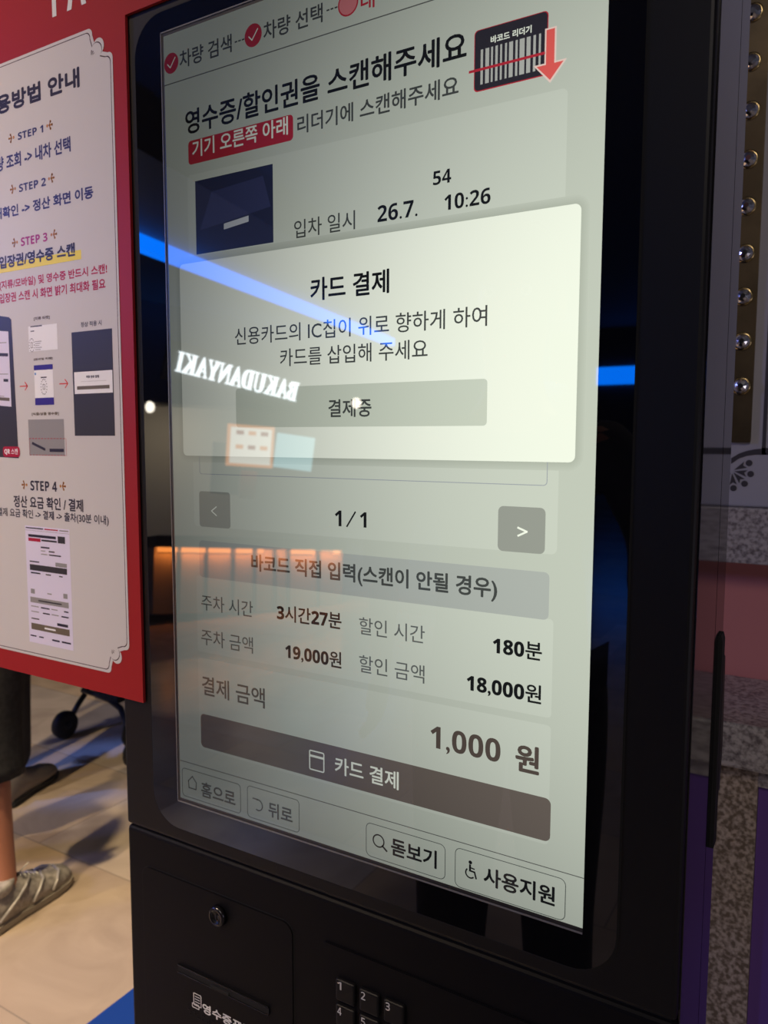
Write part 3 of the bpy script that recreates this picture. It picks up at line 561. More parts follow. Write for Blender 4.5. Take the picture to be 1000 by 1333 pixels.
for i in range(14): f.disc(x + 0.0042 * math.cos(i * 0.449), z + 0.0068 * math.sin(i * 0.449), 0.0006, M['p_dark'], dy=V, n=6)
f.outline(x - 0.0016, z - 0.003, x + 0.0016, z + 0.003, 0.0005, M['p_dark'], 0, V); (u, w) = (-0.3993, 1.5369)
f.rect(u - 0.001, w - 0.0005, u + 0.018, w + 0.0006, M['p_dark'], 0, V).rect(u - 0.001, w - 0.0052, u + 0.005, w - 0.0042, M['p_dark'], 0, V)
for q in range(5): f.rect(x + 0.0055, z + 0.003 - q * 0.0021, x + 0.0165 - 0.002 * (q % 3), z + 0.0036 - q * 0.0021, M['p_grey'], 0, V)
f.build('ticket_picture', sheet, 'white paper ticket picture')
f = pf().rect(*(-0.3972, 1.4550), *(-0.3662, 1.4967), M['p_pure']); (a0, c0), (a1, c1) = (-0.3972, 1.4550), (-0.3662, 1.4967)
f.rect(a0, c1, a1, c1 - 0.0052, M['p_purple'], 0, V).rect(a0, c0, a1, c0 + 0.0075, M['p_purple'], 0, V); x, z = (a0 + a1) / 2, (c0 + c1) / 2 - 0.002
for i in range(16): f.disc(x + 0.0048 * math.cos(i * 0.3927), z + 0.0078 * math.sin(i * 0.3927), 0.0006, M['p_dark'], dy=V, n=6)
f.outline(x - 0.0017, z - 0.0028, x + 0.0017, z + 0.0028, 0.0005, M['p_dark'], 0, V).disc(a0 + 0.002, c1 - 0.009, 0.0013, M['p_blue'], dy=V).rect(x - 0.0048, z + 0.0092, x + 0.0048, z + 0.0104, M['p_dark'], 0, V); f.build('ticket_picture', sheet, 'mobile ticket picture with purple bands')
f = pf().rect(*(-0.4105, 1.4020), *(-0.3518, 1.4400), M['p_grey']); (a0, c0), (a1, c1) = (-0.4097, 1.4020), (-0.3488, 1.4202); (b0, d0), (b1, d1) = (-0.4044, 1.4148), (-0.3841, 1.4084)
f.line(b0, d0, b1, d1, 0.0028, M['p_ink'], V); (b0, d0), (b1, d1) = (-0.3753, 1.4081), (-0.3542, 1.4071); f.line(b0, (d0 + d1) / 2, b1, (d0 + d1) / 2, 0.0034, M['p_ink'], V)
for i in range(12):
    u0, u1 = a0 + (a1 - a0) * i / 12, a0 + (a1 - a0) * (i + 0.6) / 12; f.rect(u0, c1, u1, c1 - 0.0007, M['p_red'], 0, V); f.rect(u0, c0, u1, c0 + 0.0007, M['p_red'], 0, V)
    u0, u1 = c0 + (c1 - c0) * i / 12, c0 + (c1 - c0) * (i + 0.6) / 12; f.rect(a1, u0, a1 - 0.0007, u1, M['p_red'], 0, V); f.rect(a0, u0, a0 + 0.0007, u1, M['p_red'], 0, V)
f.build('receipt_picture', sheet, 'grey receipt picture with dashed outline')
f = pf().rect(*(-0.3351, 1.4228), *(-0.2748, 1.5267), M['p_dark']); f.rect(*(-0.3329, 1.4650), *(-0.2760, 1.4869), M['p_pure'], 0, V)
f.text('적용 완료 알림', *(-0.3146, 1.4802), *(-0.2955, 1.4829), M['p_ink'], 0.0002, 2 * V).rect(*(-0.3229, 1.4770), *(-0.2851, 1.4772), M['p_grey'], 0, 2 * V).rect(*(-0.3289, 1.4692), *(-0.2806, 1.4726), M['p_taupe'], 0, 2 * V); f.build('result_picture', sheet, 'dark printed screen picture with white box')
pf().text('정산 요금 확인 / 결제', *(-0.4416, 1.3445), *(-0.3258, 1.3579), M['p_ink'], 0.0007).build('step_text', sheet)
pf().text('최종 결제 요금 확인 -> 결제 -> 출차(30분 이내)', (-0.4944, 1.3315)[0], (-0.4685, 1.3320)[1], *(-0.2879, 1.3432), M['p_ink'], 0.0004).build('step_text', sheet)
# small print of the payment page
(a0, c1), (a1, c0) = (-0.4233, 1.3260), (-0.3487, 1.1976); a1 = (-0.3491, 1.2841)[0]; c0 = (-0.3889, 1.1957)[1]; c1 = (-0.3865, 1.3253)[1]
W, Hh = a1 - a0, c1 - c0; X_ = lambda u: a0 + W * u; Z_ = lambda v: c1 - Hh * v
f = pf().rect(a0, c0, a1, c1, M['p_lilac'])
def bit(u0, v0, u1, v1, m, d=1): f.rect(X_(u0), Z_(v1), X_(u1), Z_(v0), M[m], 0, d * V)
for u0, v0, u1, v1, m in ((0.02, 0.012, 0.42, 0.022, 'p_ink'), (0.45, 0.012, 0.75, 0.022, 'p_red'), (0.78, 0.012, 0.98, 0.022, 'p_grey'), (0.0, 0.036, 1.0, 0.0385, 'p_grey'), (0.07, 0.07, 0.70, 0.092, 'p_ink'), (0.07, 0.10, 0.35, 0.128, 'p_red'), (0.37, 0.105, 0.72, 0.12, 'p_dark'), (0.74, 0.065, 0.90, 0.122, 'p_dark'),
                       (0.35, 0.165, 0.55, 0.178, 'p_ink'), (0.35, 0.197, 0.45, 0.205, 'p_grey'), (0.53, 0.195, 0.66, 0.206, 'p_ink'), (0.35, 0.225, 0.50, 0.233, 'p_grey'), (0.53, 0.223, 0.80, 0.234, 'p_ink'), (0.08, 0.295, 0.30, 0.305, 'p_ink'), (0.67, 0.285, 0.92, 0.318, 'p_grey'),
                       (0.08, 0.325, 0.92, 0.375, 'p_dark'), (0.10, 0.39, 0.32, 0.402, 'p_dark'), (0.44, 0.392, 0.56, 0.402, 'p_dark'), (0.74, 0.392, 0.82, 0.402, 'p_dark'), (0.08, 0.535, 0.17, 0.575, 'p_grey'), (0.82, 0.535, 0.91, 0.575, 'p_grey'), (0.46, 0.552, 0.56, 0.562, 'p_grey'),
                       (0.06, 0.605, 0.93, 0.652, 'p_grey'), (0.25, 0.623, 0.78, 0.634, 'p_dark'), (0.07, 0.68, 0.25, 0.688, 'p_grey'), (0.30, 0.68, 0.50, 0.691, 'p_ink'), (0.54, 0.68, 0.68, 0.688, 'p_grey'), (0.82, 0.68, 0.92, 0.691, 'p_ink'), (0.07, 0.725, 0.25, 0.733, 'p_grey'), (0.34, 0.725, 0.50, 0.736, 'p_ink'), (0.54, 0.725, 0.70, 0.733, 'p_grey'), (0.76, 0.725, 0.92, 0.736, 'p_ink'),
                       (0.07, 0.785, 0.25, 0.795, 'p_dark'), (0.66, 0.792, 0.90, 0.815, 'p_ink'), (0.06, 0.83, 0.93, 0.885, 'p_taupe'), (0.37, 0.85, 0.62, 0.864, 'p_pure'), (0.03, 0.935, 0.17, 0.946, 'p_ink'), (0.23, 0.935, 0.34, 0.946, 'p_ink'), (0.53, 0.938, 0.70, 0.952, 'p_ink'), (0.75, 0.938, 0.95, 0.952, 'p_ink')):
    bit(u0, v0, u1, v1, m, 2 if m == 'p_pure' or (m == 'p_dark' and u0 == 0.25) else 1)
f.build('payment_page_picture', sheet, 'printed picture of the payment page')

# ------------------------------------------------------------------ people, pushchair and mat on the floor at the left
def skin_body(name, nodes, edges, m, parent, root, sub=2, label=None):
    me = bpy.data.meshes.new(name); idx = {n_: i for i, n_ in enumerate(nodes)}
    me.from_pydata([nodes[n_][:3] for n_ in nodes], [(idx[a], idx[b]) for a, b in edges], [])
    o = bpy.data.objects.new(name, me); COL.objects.link(o)
    sk = o.modifiers.new('skin', 'SKIN'); sk.use_smooth_shade = True; sk.branch_smoothing = 0.6
    for n_, i in idx.items():
        d = me.skin_vertices[0].data[i]; r = nodes[n_][3]; d.radius = (r, nodes[n_][4] if len(nodes[n_]) > 4 else r); d.use_root = (n_ == root)
    ss = o.modifiers.new('smooth', 'SUBSURF'); ss.levels = sub; ss.render_levels = sub
    res = bpy.data.meshes.new_from_object(o.evaluated_get(bpy.context.evaluated_depsgraph_get())); bpy.data.objects.remove(o)
    res.name = name; res.materials.clear(); res.materials.append(m)
    for p in res.polygons: p.use_smooth = True
    return link(name, res, parent, label=label)
def limb(prefix, pts):
    """nodes prefix0.. from (x, y, z, r) tuples, with the edges joining them"""
    return {f'{prefix}{i}': p for i, p in enumerate(pts)}, [(f'{prefix}{i}', f'{prefix}{i+1}') for i in range(len(pts) - 1)]
def shoe(parent, loc, rz, dark=False):
    """loft of cross sections from heel to toe; local +Y points to the toe"""
    root = Solid(); up = 'taupe_shoe' if dark else 'shoe'
    secs = ((-0.085, 0.034, 0.098), (-0.066, 0.041, 0.112), (-0.02, 0.042, 0.118), (0.025, 0.043, 0.112), (0.075, 0.049, 0.086), (0.125, 0.053, 0.070), (0.17, 0.050, 0.060), (0.200, 0.037, 0.048), (0.212, 0.016, 0.034))
    b = bmesh.new(); rings = []
    for y, w, h in secs:
        ring = []
        for i in range(12):
            t = math.pi * i / 11; ring.append(b.verts.new((w * math.cos(t) * (1.0 if 0 < i < 11 else 1.0), y, 0.022 + (h - 0.022) * (math.sin(t) ** 0.75))))
        rings.append(ring)
    for a, c in zip(rings, rings[1:]):
        for i in range(11): f_ = b.faces.new((a[i], a[i + 1], c[i + 1], c[i])); f_.smooth = True
    b.faces.new(rings[0]); b.faces.new(rings[-1][::-1]); b.faces.new([r_[0] for r_ in rings] + [r_[-1] for r_ in rings][::-1])
    root.take(b, M[up])
    o = root.build('shoe', parent); o.location = loc; o.rotation_euler = (0, 0, rz); o.scale = (1.1, 1.1, 1.1)
    sb = bmesh.new(); lo = []; hi = []
    prof = [(y, w + 0.005) for y, w, h in secs]; prof[0] = (-0.094, 0.024); prof[-1] = (0.216, 0.014)
    loopp = [(w, y) for y, w in prof] + [(-w, y) for y, w in prof[::-1]]
    f0 = sb.faces.new([sb.verts.new((x, y, 0.0)) for x, y in loopp]); r_ = bmesh.ops.extrude_face_region(sb, geom=[f0]); bmesh.ops.translate(sb, vec=(0, 0, 0.026), verts=[g for g in r_['geom'] if isinstance(g, bmesh.types.BMVert)])
    bmesh.ops.bevel(sb, geom=[e_ for e_ in sb.edges if abs(e_.verts[0].co.z - e_.verts[1].co.z) < 1e-6], offset=0.005, segments=2, affect='EDGES')
    s2 = Solid(); s2.take(sb, M['sole' if not dark else 'shoe_dark']); s2.build('shoe_sole', o)
    if not dark:
        tr_ = Solid()
        for sd in (1, -1):
            tr_.tube([(sd * 0.043, -0.06, 0.034), (sd * 0.045, -0.01, 0.062), (sd * 0.040, 0.03, 0.084), (sd * 0.026, 0.055, 0.094)], 0.0042, M['shoe_trim'], 6)
            tr_.tube([(sd * 0.049, 0.045, 0.032), (sd * 0.048, 0.07, 0.056), (sd * 0.036, 0.095, 0.072), (sd * 0.014, 0.105, 0.078)], 0.0042, M['shoe_trim'], 6)
            tr_.tube([(sd * 0.054, 0.11, 0.030), (sd * 0.051, 0.13, 0.050), (sd * 0.032, 0.155, 0.061), (0.0, 0.165, 0.064)], 0.0036, M['shoe_trim'], 6)
        tr_.build('shoe_overlay', o, label='silver grey overlay stripes')
        lc = Solid()
        for q in range(5): lc.tube([(-0.020, 0.040 + q * 0.014, 0.100 - q * 0.0065), (0.0, 0.044 + q * 0.014, 0.106 - q * 0.0065), (0.020, 0.040 + q * 0.014, 0.100 - q * 0.0065)], 0.0025, M['shoe_trim'], 6)
        lc.tube([(0.0, 0.04, 0.105), (0.020, 0.034, 0.122), (0.032, 0.05, 0.140)], 0.0018, M['shoe_trim'], 6); lc.build('shoe_lace', o)
        cl = Solid(); cl.lathe(((0.036, 0.090), (0.042, 0.105), (0.042, 0.116), (0.034, 0.119)), M['shoe'], Matrix.Translation((0, -0.035, 0)) @ Matrix.Scale(1.25, 4, (0, 1, 0)), 20); cl.build('shoe_collar', o)
    return o
def person(name, label, root_loc, rz, legs, shorts, top_m, bottom_m, dark_shoe, arms, hip_y=0.03, H=1.0, sleeves=False):
    p = thing(name, label, 'person', root_loc, rz)
    N_, E_ = {}, []
    hipz = 0.90 * H
    N_['pelvis'] = (0, hip_y, hipz + 0.05, 0.125, 0.10); N_['waist'] = (0, hip_y, hipz + 0.18, 0.115, 0.085); N_['chest'] = (0, hip_y, hipz + 0.36, 0.14, 0.095); N_['collar'] = (0, hip_y, hipz + 0.48, 0.10, 0.07); N_['neck'] = (0, hip_y + 0.01, hipz + 0.56, 0.050); N_['skull'] = (0, hip_y + 0.025, hipz + 0.66, 0.075, 0.09); N_['crown'] = (0, hip_y + 0.02, hipz + 0.75, 0.072, 0.085)
    E_ += [('pelvis', 'waist'), ('waist', 'chest'), ('chest', 'collar'), ('collar', 'neck'), ('neck', 'skull'), ('skull', 'crown')]
    for sd, (ank, knee, frz) in zip(('r', 'l'), legs):
        g = 1 if sd == 'r' else -1
        kx, ky, kz = knee; ax_, ay_, az_ = ank
        n_, e_ = limb('leg' + sd, [(g * 0.09, hip_y, hipz - 0.06, 0.088), (kx * 0.5 + g * 0.045, (hip_y + ky) / 2, (hipz - 0.06 + kz) / 2, 0.072), (kx, ky, kz, 0.055), (kx * 0.65 + ax_ * 0.35, ky * 0.65 + ay_ * 0.35 - 0.012, kz * 0.65 + az_ * 0.35, 0.056), (ax_ * 0.8 + kx * 0.2, ay_ * 0.8 + ky * 0.2, az_ * 0.8 + kz * 0.2, 0.037), (ax_, ay_, az_, 0.036), (ax_ + 0.10 * math.sin(-frz), ay_ + 0.10 * math.cos(frz), 0.045, 0.018)])
        N_.update(n_); E_ += e_ + [('pelvis', 'leg%s0' % sd)]
    for sd, g, (elb, wri) in (('r', 1, arms[0]), ('l', -1, arms[1])):
        sh_ = (g * 0.175, hip_y, hipz + 0.43)
        n_, e_ = limb('arm' + sd, [(*sh_, 0.052), (*[(a + b) / 2 for a, b in zip(sh_, elb)], 0.043), (*elb, 0.036), (*[(a + b) / 2 for a, b in zip(elb, wri)], 0.033), (*wri, 0.024)])
        N_.update(n_); E_ += e_ + [('chest', 'arm%s0' % sd)]
        d = (Vector(wri) - Vector(elb)).normalized(); side = Vector((0, 1, 0)) if abs(d.y) < 0.8 else Vector((g * 1.0, 0, 0)); side = (side - d * side.dot(d)).normalized(); crv = d.cross(side) * (0.25 * g)
        P_ = Vector(wri) + d * 0.055; N_['palm' + sd] = (*P_, 0.026, 0.016); E_.append(('arm%s4' % sd, 'palm' + sd))
        for q, (off, ln) in enumerate(((0.027, 0.072), (0.009, 0.080), (-0.009, 0.074), (-0.026, 0.058))):
            b0 = P_ + side * off + d * 0.035
            n_, e_ = limb('finger%s%d_' % (sd, q), [(*b0, 0.0095), (*(b0 + d * ln * 0.5 + crv * ln * 0.5), 0.0085), (*(b0 + d * ln * 0.85 + crv * ln * 1.6), 0.007)]); N_.update(n_); E_ += e_ + [('palm' + sd, 'finger%s%d_0' % (sd, q))]
        n_, e_ = limb('thumb%s' % sd, [(*(P_ + side * 0.034 - d * 0.012), 0.0115), (*(P_ + side * 0.058 + d * 0.022), 0.0095), (*(P_ + side * 0.064 + d * 0.048), 0.008)]); N_.update(n_); E_ += e_ + [('palm' + sd, 'thumb%s0' % sd)]
    skin_body('body', N_, E_, M['skin'], p, 'pelvis')
    # clothes: the same joints, wider
    def grow(names, f_, add): return {q: (*N_[q][:3], *[r * f_ + add for r in N_[q][3:]]) for q in names}
    t_ = grow(['pelvis', 'waist', 'chest', 'collar', 'armr0', 'armr1', 'arml0', 'arml1'], 1.05, 0.014)
    t_['shirthem'] = (0, hip_y, hipz - 0.03, 0.168, 0.135); t_['pelvis'] = (0, hip_y, hipz + 0.05, 0.158, 0.128)
    te = [('shirthem', 'pelvis'), ('pelvis', 'waist'), ('waist', 'chest'), ('chest', 'collar'), ('chest', 'armr0'), ('armr0', 'armr1'), ('chest', 'arml0'), ('arml0', 'arml1')]
    if sleeves:
        t_.update(grow(['armr2', 'armr3', 'arml2', 'arml3'], 1.05, 0.014)); te += [(f'arm{s_}{i}', f'arm{s_}{i + 1}') for s_ in 'rl' for i in (1, 2)]
    skin_body('jacket' if sleeves else 'shirt', t_, te, top_m, p, 'pelvis')
    q_ = grow(['pelvis', 'legr0', 'legr1', 'legl0', 'legl1'], 1.06, 0.018); ed = [('pelvis', 'legr0'), ('legr0', 'legr1'), ('pelvis', 'legl0'), ('legl0', 'legl1')]
    for sd, (ank, knee, frz) in zip(('r', 'l'), legs):
        K = Vector(knee); A_ = Vector(ank)
        if shorts:
            q_['hem' + sd] = (*K, 0.088); q_['hemend' + sd] = (*(K + (A_ - K).normalized() * (shorts + 0.12)), 0.112); ed += [('leg%s1' % sd, 'hem' + sd), ('hem' + sd, 'hemend' + sd)]
        else:
            q_['hem' + sd] = (*K, 0.075); q_['hemend' + sd] = (*(A_ + (K - A_) * 0.05), 0.066); ed += [('leg%s1' % sd, 'hem' + sd), ('hem' + sd, 'hemend' + sd)]
    bt = skin_body('shorts' if shorts else 'trousers', q_, ed, bottom_m, p, 'pelvis')
    if shorts:
        hm = bmesh.new(); hm.from_mesh(bt.data); cut = bmesh.ops.bisect_plane(hm, geom=hm.verts[:] + hm.edges[:] + hm.faces[:], plane_co=(0, 0, legs[0][1][2] - shorts), plane_no=(0, 0, -1), clear_outer=True)
        hm.to_mesh(bt.data); hm.free()
        th = bt.modifiers.new('cloth', 'SOLIDIFY'); th.thickness = 0.004
    hz = hipz + 0.72
    ha = bmesh.new(); bmesh.ops.create_uvsphere(ha, u_segments=20, v_segments=12, radius=1.0)
    for v in ha.verts:
        v.co = Vector((v.co.x * 0.088, v.co.y * 0.104 + hip_y + 0.012, v.co.z * 0.105 + hz))
    bmesh.ops.delete(ha, geom=[v for v in ha.verts if v.co.y > hip_y + 0.055 and v.co.z < hz + 0.055], context='VERTS')
    for f_ in ha.faces: f_.smooth = True
    Solid().take(ha, M['hair']).build('hair', p)
    fy = hip_y + 0.105; fz = hipz + 0.665; NY = lambda x, y, z: Matrix.Translation((x, y, z)) @ Matrix.Rotation(R(-90), 4, 'X')
    Solid().lathe(((0.012, 0), (0.010, 0.012), (0.004, 0.020)), M['skin'], NY(0, fy, fz - 0.012), 10).build('nose', p)
    Solid().box(-0.022, fy - 0.004, fz - 0.050, 0.022, fy + 0.004, fz - 0.042, M['p_red'], 0.003).build('mouth', p)
    for g in (1, -1):
        ey = Solid().lathe(((0.011, 0), (0.009, 0.004), (0.003, 0.006)), M['p_pure'], NY(g * 0.031, fy - 0.004, fz + 0.018), 10).build('eye', p)
        Solid().lathe(((0.005, 0), (0.003, 0.002)), M['hair'], NY(g * 0.031, fy + 0.0015, fz + 0.018), 8).build('pupil', ey)
        Solid().box(g * 0.083 - 0.008, hip_y + 0.0, fz - 0.022, g * 0.083 + 0.008, hip_y + 0.03, fz + 0.032, M['skin'], 0.007).build('ear', p)
    for (ank, knee, frz) in legs: shoe(p, (ank[0], ank[1], 0), frz, dark_shoe)
    return p
person('person', 'person in knee-length black shorts and grey running shoes beside the red board', (-1.895, 0.79, 0), 0.0,
       (((0.165, -0.012, 0.09), (0.085, 0.01, 0.49), R(9)), ((-0.30, 0.0, 0.085), (-0.19, 0.04, 0.49), R(8))), 0.065, M['cloth_grey'], M['cloth_black'], False,
       (((0.225, -0.02, 1.10), (0.22, 0.06, 0.87)), ((-0.225, -0.02, 1.10), (-0.22, 0.06, 0.87))))
person('person', 'second person in dark trousers whose taupe shoe shows behind the black shorts', (-2.52, 1.22, 0), R(24),
       (((0.115, 0.0, 0.085), (0.10, 0.03, 0.49), R(-4)), ((-0.115, 0.0, 0.085), (-0.10, 0.03, 0.49), R(6))), 0.0, M['cloth_dark'], M['cloth_dark'], True,
       (((0.225, -0.02, 1.10), (0.22, 0.06, 0.87)), ((-0.225, -0.02, 1.10), (-0.22, 0.06, 0.87))))
ph = person('person', 'person in dark clothes photographing the kiosk, dimly mirrored in its glass', (-0.20, -0.88, 0), R(-14),
       (((0.115, 0.0, 0.085), (0.10, 0.02, 0.49), R(-4)), ((-0.115, 0.05, 0.085), (-0.10, 0.06, 0.49), R(6))), 0.0, M['cloth_dark'], M['cloth_black'], True,
       (((0.26, -0.02, 1.24), (0.25, 0.05, 0.99)), ((-0.26, -0.02, 1.24), (-0.25, 0.05, 0.99))), H=1.1, sleeves=True)

# pushchair: only its lower frame and one front wheel show between the board and the kiosk
pc = thing('pushchair', 'black pushchair frame and wheel on the tiles behind the red board', 'pushchair', (0, 0, 0))
fr_ = Solid(); fr_.tube([(-2.78, 1.80, 0.085), (-2.78, 1.845, 0.14), (-2.775, 1.885, 0.185)], 0.013, M['tube'])
fr_.tube([(-2.81, 1.90, 0.195), (-2.72, 1.91, 0.185), (-2.63, 1.915, 0.17), (-2.54, 1.90, 0.15), (-2.46, 1.86, 0.10), (-2.38, 1.78, 0.075), (-2.30, 1.74, 0.066)], 0.014, M['tube'])
fr_.tube([(-2.78, 1.90, 0.20), (-2.72, 2.10, 0.50), (-2.66, 2.35, 0.95)], 0.014, M['tube']); fr_.tube([(-2.44, 1.84, 0.09), (-2.42, 2.10, 0.45), (-2.38, 2.38, 0.95)], 0.014, M['tube'])
fr_.tube([(-2.66, 2.35, 0.95), (-2.52, 2.40, 1.0), (-2.38, 2.38, 0.95)], 0.016, M['tube']); fr_.build('tube_frame', pc)
st_ = Solid(); st_.box(-2.74, 1.90, 0.165, -2.56, 2.02, 0.215, M['cloth_black'], 0.015); st_.build('footrest', pc)
st_ = Solid(); st_.box(-2.72, 2.0, 0.42, -2.42, 2.28, 0.50, M['cloth_black'], 0.03); st_.box(-2.72, 2.24, 0.48, -2.42, 2.32, 0.90, M['cloth_black'], 0.03); st_.build('seat', pc)
for wx, wy in ((-2.785, 1.775), (-2.235, 1.72), (-2.83, 2.30), (-2.30, 2.32)):
    w_ = Solid(); w_.lathe(((0.030, -0.022), (0.055, -0.024), (0.064, -0.014), (0.066, 0), (0.064, 0.014), (0.055, 0.024), (0.030, 0.022)), M['tyre'], Matrix.Translation((wx, wy, 0.066)) @ Matrix.Rotation(R(90), 4, 'Y'), 28)
    ww = w_.build('wheel', pc); h_ = Solid(); h_.lathe(((0.012, -0.028), (0.018, -0.026), (0.018, 0.026), (0.012, 0.028)), M['tube'], Matrix.Translation((wx, wy, 0.066)) @ Matrix.Rotation(R(90), 4, 'Y'), 16); h_.build('wheel_hub', ww)
props(Solid().box(-1.172, -0.2, 0.0, -0.45, 1.3, 0.006, M['mat_blue'], 0.002).build('floor_mat'), 'blue floor mat lying left of the kiosk base', 'mat')

# ------------------------------------------------------------------ the mall in front of the kiosk, seen mirrored in its glass
props(Solid().box(-5.35, -19.98, 2.85, -3.0, -19.9, 3.30, M['led_blue']).build('blue_light_band'), 'short blue light band mirrored in the right bezel', 'light')
def basis(c, rt, up):
    rt = Vector(rt).normalized(); up = Vector(up); up = (up - rt * up.dot(rt)).normalized(); n_ = rt.cross(up)
    return Matrix(((rt.x, up.x, n_.x, c[0]), (rt.y, up.y, n_.y, c[1]), (rt.z, up.z, n_.z, c[2]), (0, 0, 0, 1)))
def plate3(pts_txt, name): pass
def mpanel(tl, tr, bl, thick=0.03):
    """placement of a real panel whose mirror image shows these corners: its own right edge is the mirrored left one"""
    tl, tr, bl = Vector(tl), Vector(tr), Vector(bl); w = (tl - tr).length; h = (tl - bl).length; c = (tr + bl) / 2
    return basis(c, tl - tr, tl - bl), w, h
def solid_text(txt, w, h, depth, m):
    v, f = glyphs(txt); ax, bx = min(p[0] for p in v), max(p[0] for p in v); ay, by = min(p[1] for p in v), max(p[1] for p in v)
    b = bmesh.new(); vs = [b.verts.new(((p[0] - (ax + bx) / 2) * w / (bx - ax), (p[1] - (ay + by) / 2) * h / (by - ay), 0)) for p in v]
    for g in f:
        try: b.faces.new([vs[i] for i in g])
        except ValueError: pass
    bmesh.ops.remove_doubles(b, verts=b.verts[:], dist=1e-5)
    r_ = bmesh.ops.extrude_face_region(b, geom=b.faces[:]); bmesh.ops.translate(b, vec=(0, 0, depth), verts=[g for g in r_['geom'] if isinstance(g, bmesh.types.BMVert)])
    s = Solid()
    for q in (-1, 0, 1): s.take(b.copy(), m, Matrix.Translation((q * 0.0022, 0, 0.0008 * q)))
    b.free(); return s
structure(Solid().box(-6.6, -20, 1.80, -5.95, 6, 2.84, M['shopdark']).build('trim_fascia'))
CM = basis((-4.35, -2.6, 3.0), (1.65, 7.4, 0), (0, 0, 1))      # the cove runs slightly askew to the kiosk
structure(Solid().box(-8.2, 0.065, -0.30, 0, 0.75, -0.02, M['coving']).build('trim_cove')).matrix_world = CM
cl_ = Solid().box(-8.2, -0.06, -0.06, 0, 0.06, 0.06, M['led_blue'], 0.01).build('cove_light'); cl_.matrix_world = CM
props(cl_, 'long blue light line along the ceiling cove, mirrored across the screen', 'light')
mt, w, h = mpanel((-4.446, -4.181, 2.153), (-3.900, -5.095, 1.929), (-4.456, -4.193, 1.966))
sg = thing('shop_sign', 'lit white letter sign of the shop mirrored in the dialog', 'sign'); sg.matrix_world = mt
solid_text('𝐁𝐀𝐊𝐔𝐃𝐀𝐍𝐘𝐀𝐊𝐈', w, h * 0.92, 0.02, M['led_white']).build('sign_lettering', sg, label='white glowing letters')
Solid().box(-w / 2 - 0.1, -h * 0.9, -0.06, w / 2 + 0.1, h * 0.9, -0.02, M['shopdark'], 0.01).build('sign_backing', sg)
def menu(name, label, corners, face, edge=None, rows=0):
    mt, w, h = mpanel(*corners); t = thing(name, label, 'menu board'); t.matrix_world = mt
    Solid().box(-w / 2, -h / 2, -0.04, w / 2, h / 2, -0.002, edge or face, 0.004).build('light_box', t)
    q = Solid(); b_ = 0.07 * h if edge else 0.0; q.box(-w / 2 + b_, -h / 2 + b_, -0.002, w / 2 - b_, h / 2 - b_, 0.002, face)
    q.build('menu_face', t)
    for r_ in range(rows):
        for c_ in range(3):
            d = Solid(); d.box(-w * 0.36 + c_ * w * 0.26, h * 0.26 - r_ * h * 0.34, 0.002, -w * 0.36 + c_ * w * 0.26 + w * 0.16, h * 0.26 - r_ * h * 0.34 + h * 0.10, 0.004, M['menu_orange'] if (r_ + c_) % 2 else M['menu_red']); d.build('dish_picture', t)
menu('menu_board', 'orange edged white menu board mirrored under the dialog', ((-4.420, -4.749, 1.559), (-4.146, -5.069, 1.528), (-4.423, -4.744, 1.183)), M['menu_white'], M['menu_orange'], 2)
menu('menu_board', 'pale cyan menu board mirrored beside the orange edged one', ((-4.195, -5.157, 1.481), (-3.967, -5.427, 1.432), (-4.195, -5.153, 1.162)), M['menu_cyan'])
mt, w, h = mpanel((-4.673, -4.809, 1.394), (-4.468, -4.964, 1.374), (-4.663, -4.797, 0.922))
o = Solid().box(-w / 2, -h / 2, -0.02, w / 2, h / 2, 0, M['poster_teal'], 0.003).build('wall_poster'); o.matrix_world = mt; props(o, 'dark teal poster mirrored beside the back arrow button', 'poster')
mt, w, h = mpanel((-4.462, -4.962, 1.133), (-4.342, -5.048, 1.119), (-4.456, -4.950, 0.878))
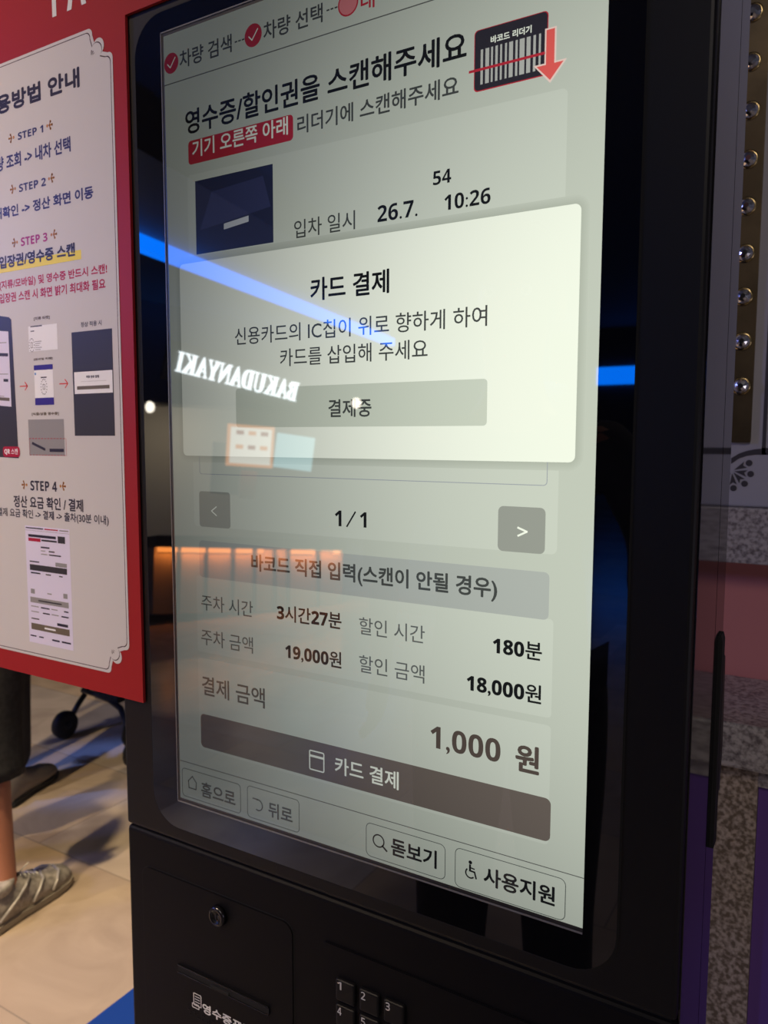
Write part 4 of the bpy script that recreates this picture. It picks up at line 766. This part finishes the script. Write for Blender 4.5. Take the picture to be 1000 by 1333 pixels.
o = Solid().box(-w / 2, -h / 2, -0.02, w / 2, h / 2, 0, M['poster_red'], 0.003).build('wall_poster'); o.matrix_world = mt; props(o, 'small faded red poster mirrored right of the teal one', 'poster')
# counter with orange light under its top
ct = thing('shop_counter', 'shop counter with orange light glowing under its top, mirrored low in the screen', 'counter')
mt, w, h = mpanel((-4.172, -3.630, 0.667), (-3.371, -5.025, 0.530), (-4.107, -3.574, 0.089)); ct.matrix_world = mt
zfl = -mt.translation.z
Solid().box(-w / 2, h / 2 - 0.07, -0.5, w / 2, h / 2 + 0.02, 0.06, M['shopdark'], 0.01).build('counter_top', ct)
Solid().box(-w / 2, zfl + 0.02, -0.5, w / 2, h / 2 - 0.07, -0.03, M['counterwood']).build('counter_front', ct)
ul = bpy.data.lights.new('counter_glow', 'AREA'); ul.shape = 'RECTANGLE'; ul.size = w; ul.size_y = 0.03; ul.energy = 13; ul.color = (1.0, 0.30, 0.06)
uo = bpy.data.objects.new('counter_glow', ul); COL.objects.link(uo); uo.matrix_world = mt @ Matrix.Translation((0, h / 2 - 0.09, 0.045)) @ Matrix.Rotation(R(-50), 4, 'X')
def along(px): return -w / 2 + w * (446 - px) / 246.0
for a, b in ((203, 226), (231, 260), (263, 291), (299, 319), (327, 334), (372, 404), (432, 440)):
    Solid().box(along(b), h / 2 - 0.108, -0.028, along(a), h / 2 - 0.07, 0.0, M['led_orange'], 0.003).build('light_strip', ct)
for px_ in (228.5, 261.5, 295, 323, 350, 368, 410): Solid().box(along(px_) - 0.012, zfl + 0.02, -0.03, along(px_) + 0.012, h / 2 - 0.07, 0.004, M['shopdark'], 0.003).build('counter_post', ct)
for px_, py_, t_ in ((198, 530, 7.2), (466, 525, 8.5)): pass
for c, lab in (((-5.363, -4.748, 1.719), 'round white lamp mirrored at the left bezel'), ((-4.035, -6.309, 1.792), 'round white lamp mirrored over the grey dialog button')):
    b_ = Solid().lathe(((0.01, 0), (0.05, 0.01), (0.055, 0.03), (0.03, 0.05)), M['lampface'], Matrix.Rotation(R(-90), 4, 'X'), 20); o = b_.build('wall_lamp'); o.location = c; props(o, lab, 'lamp')
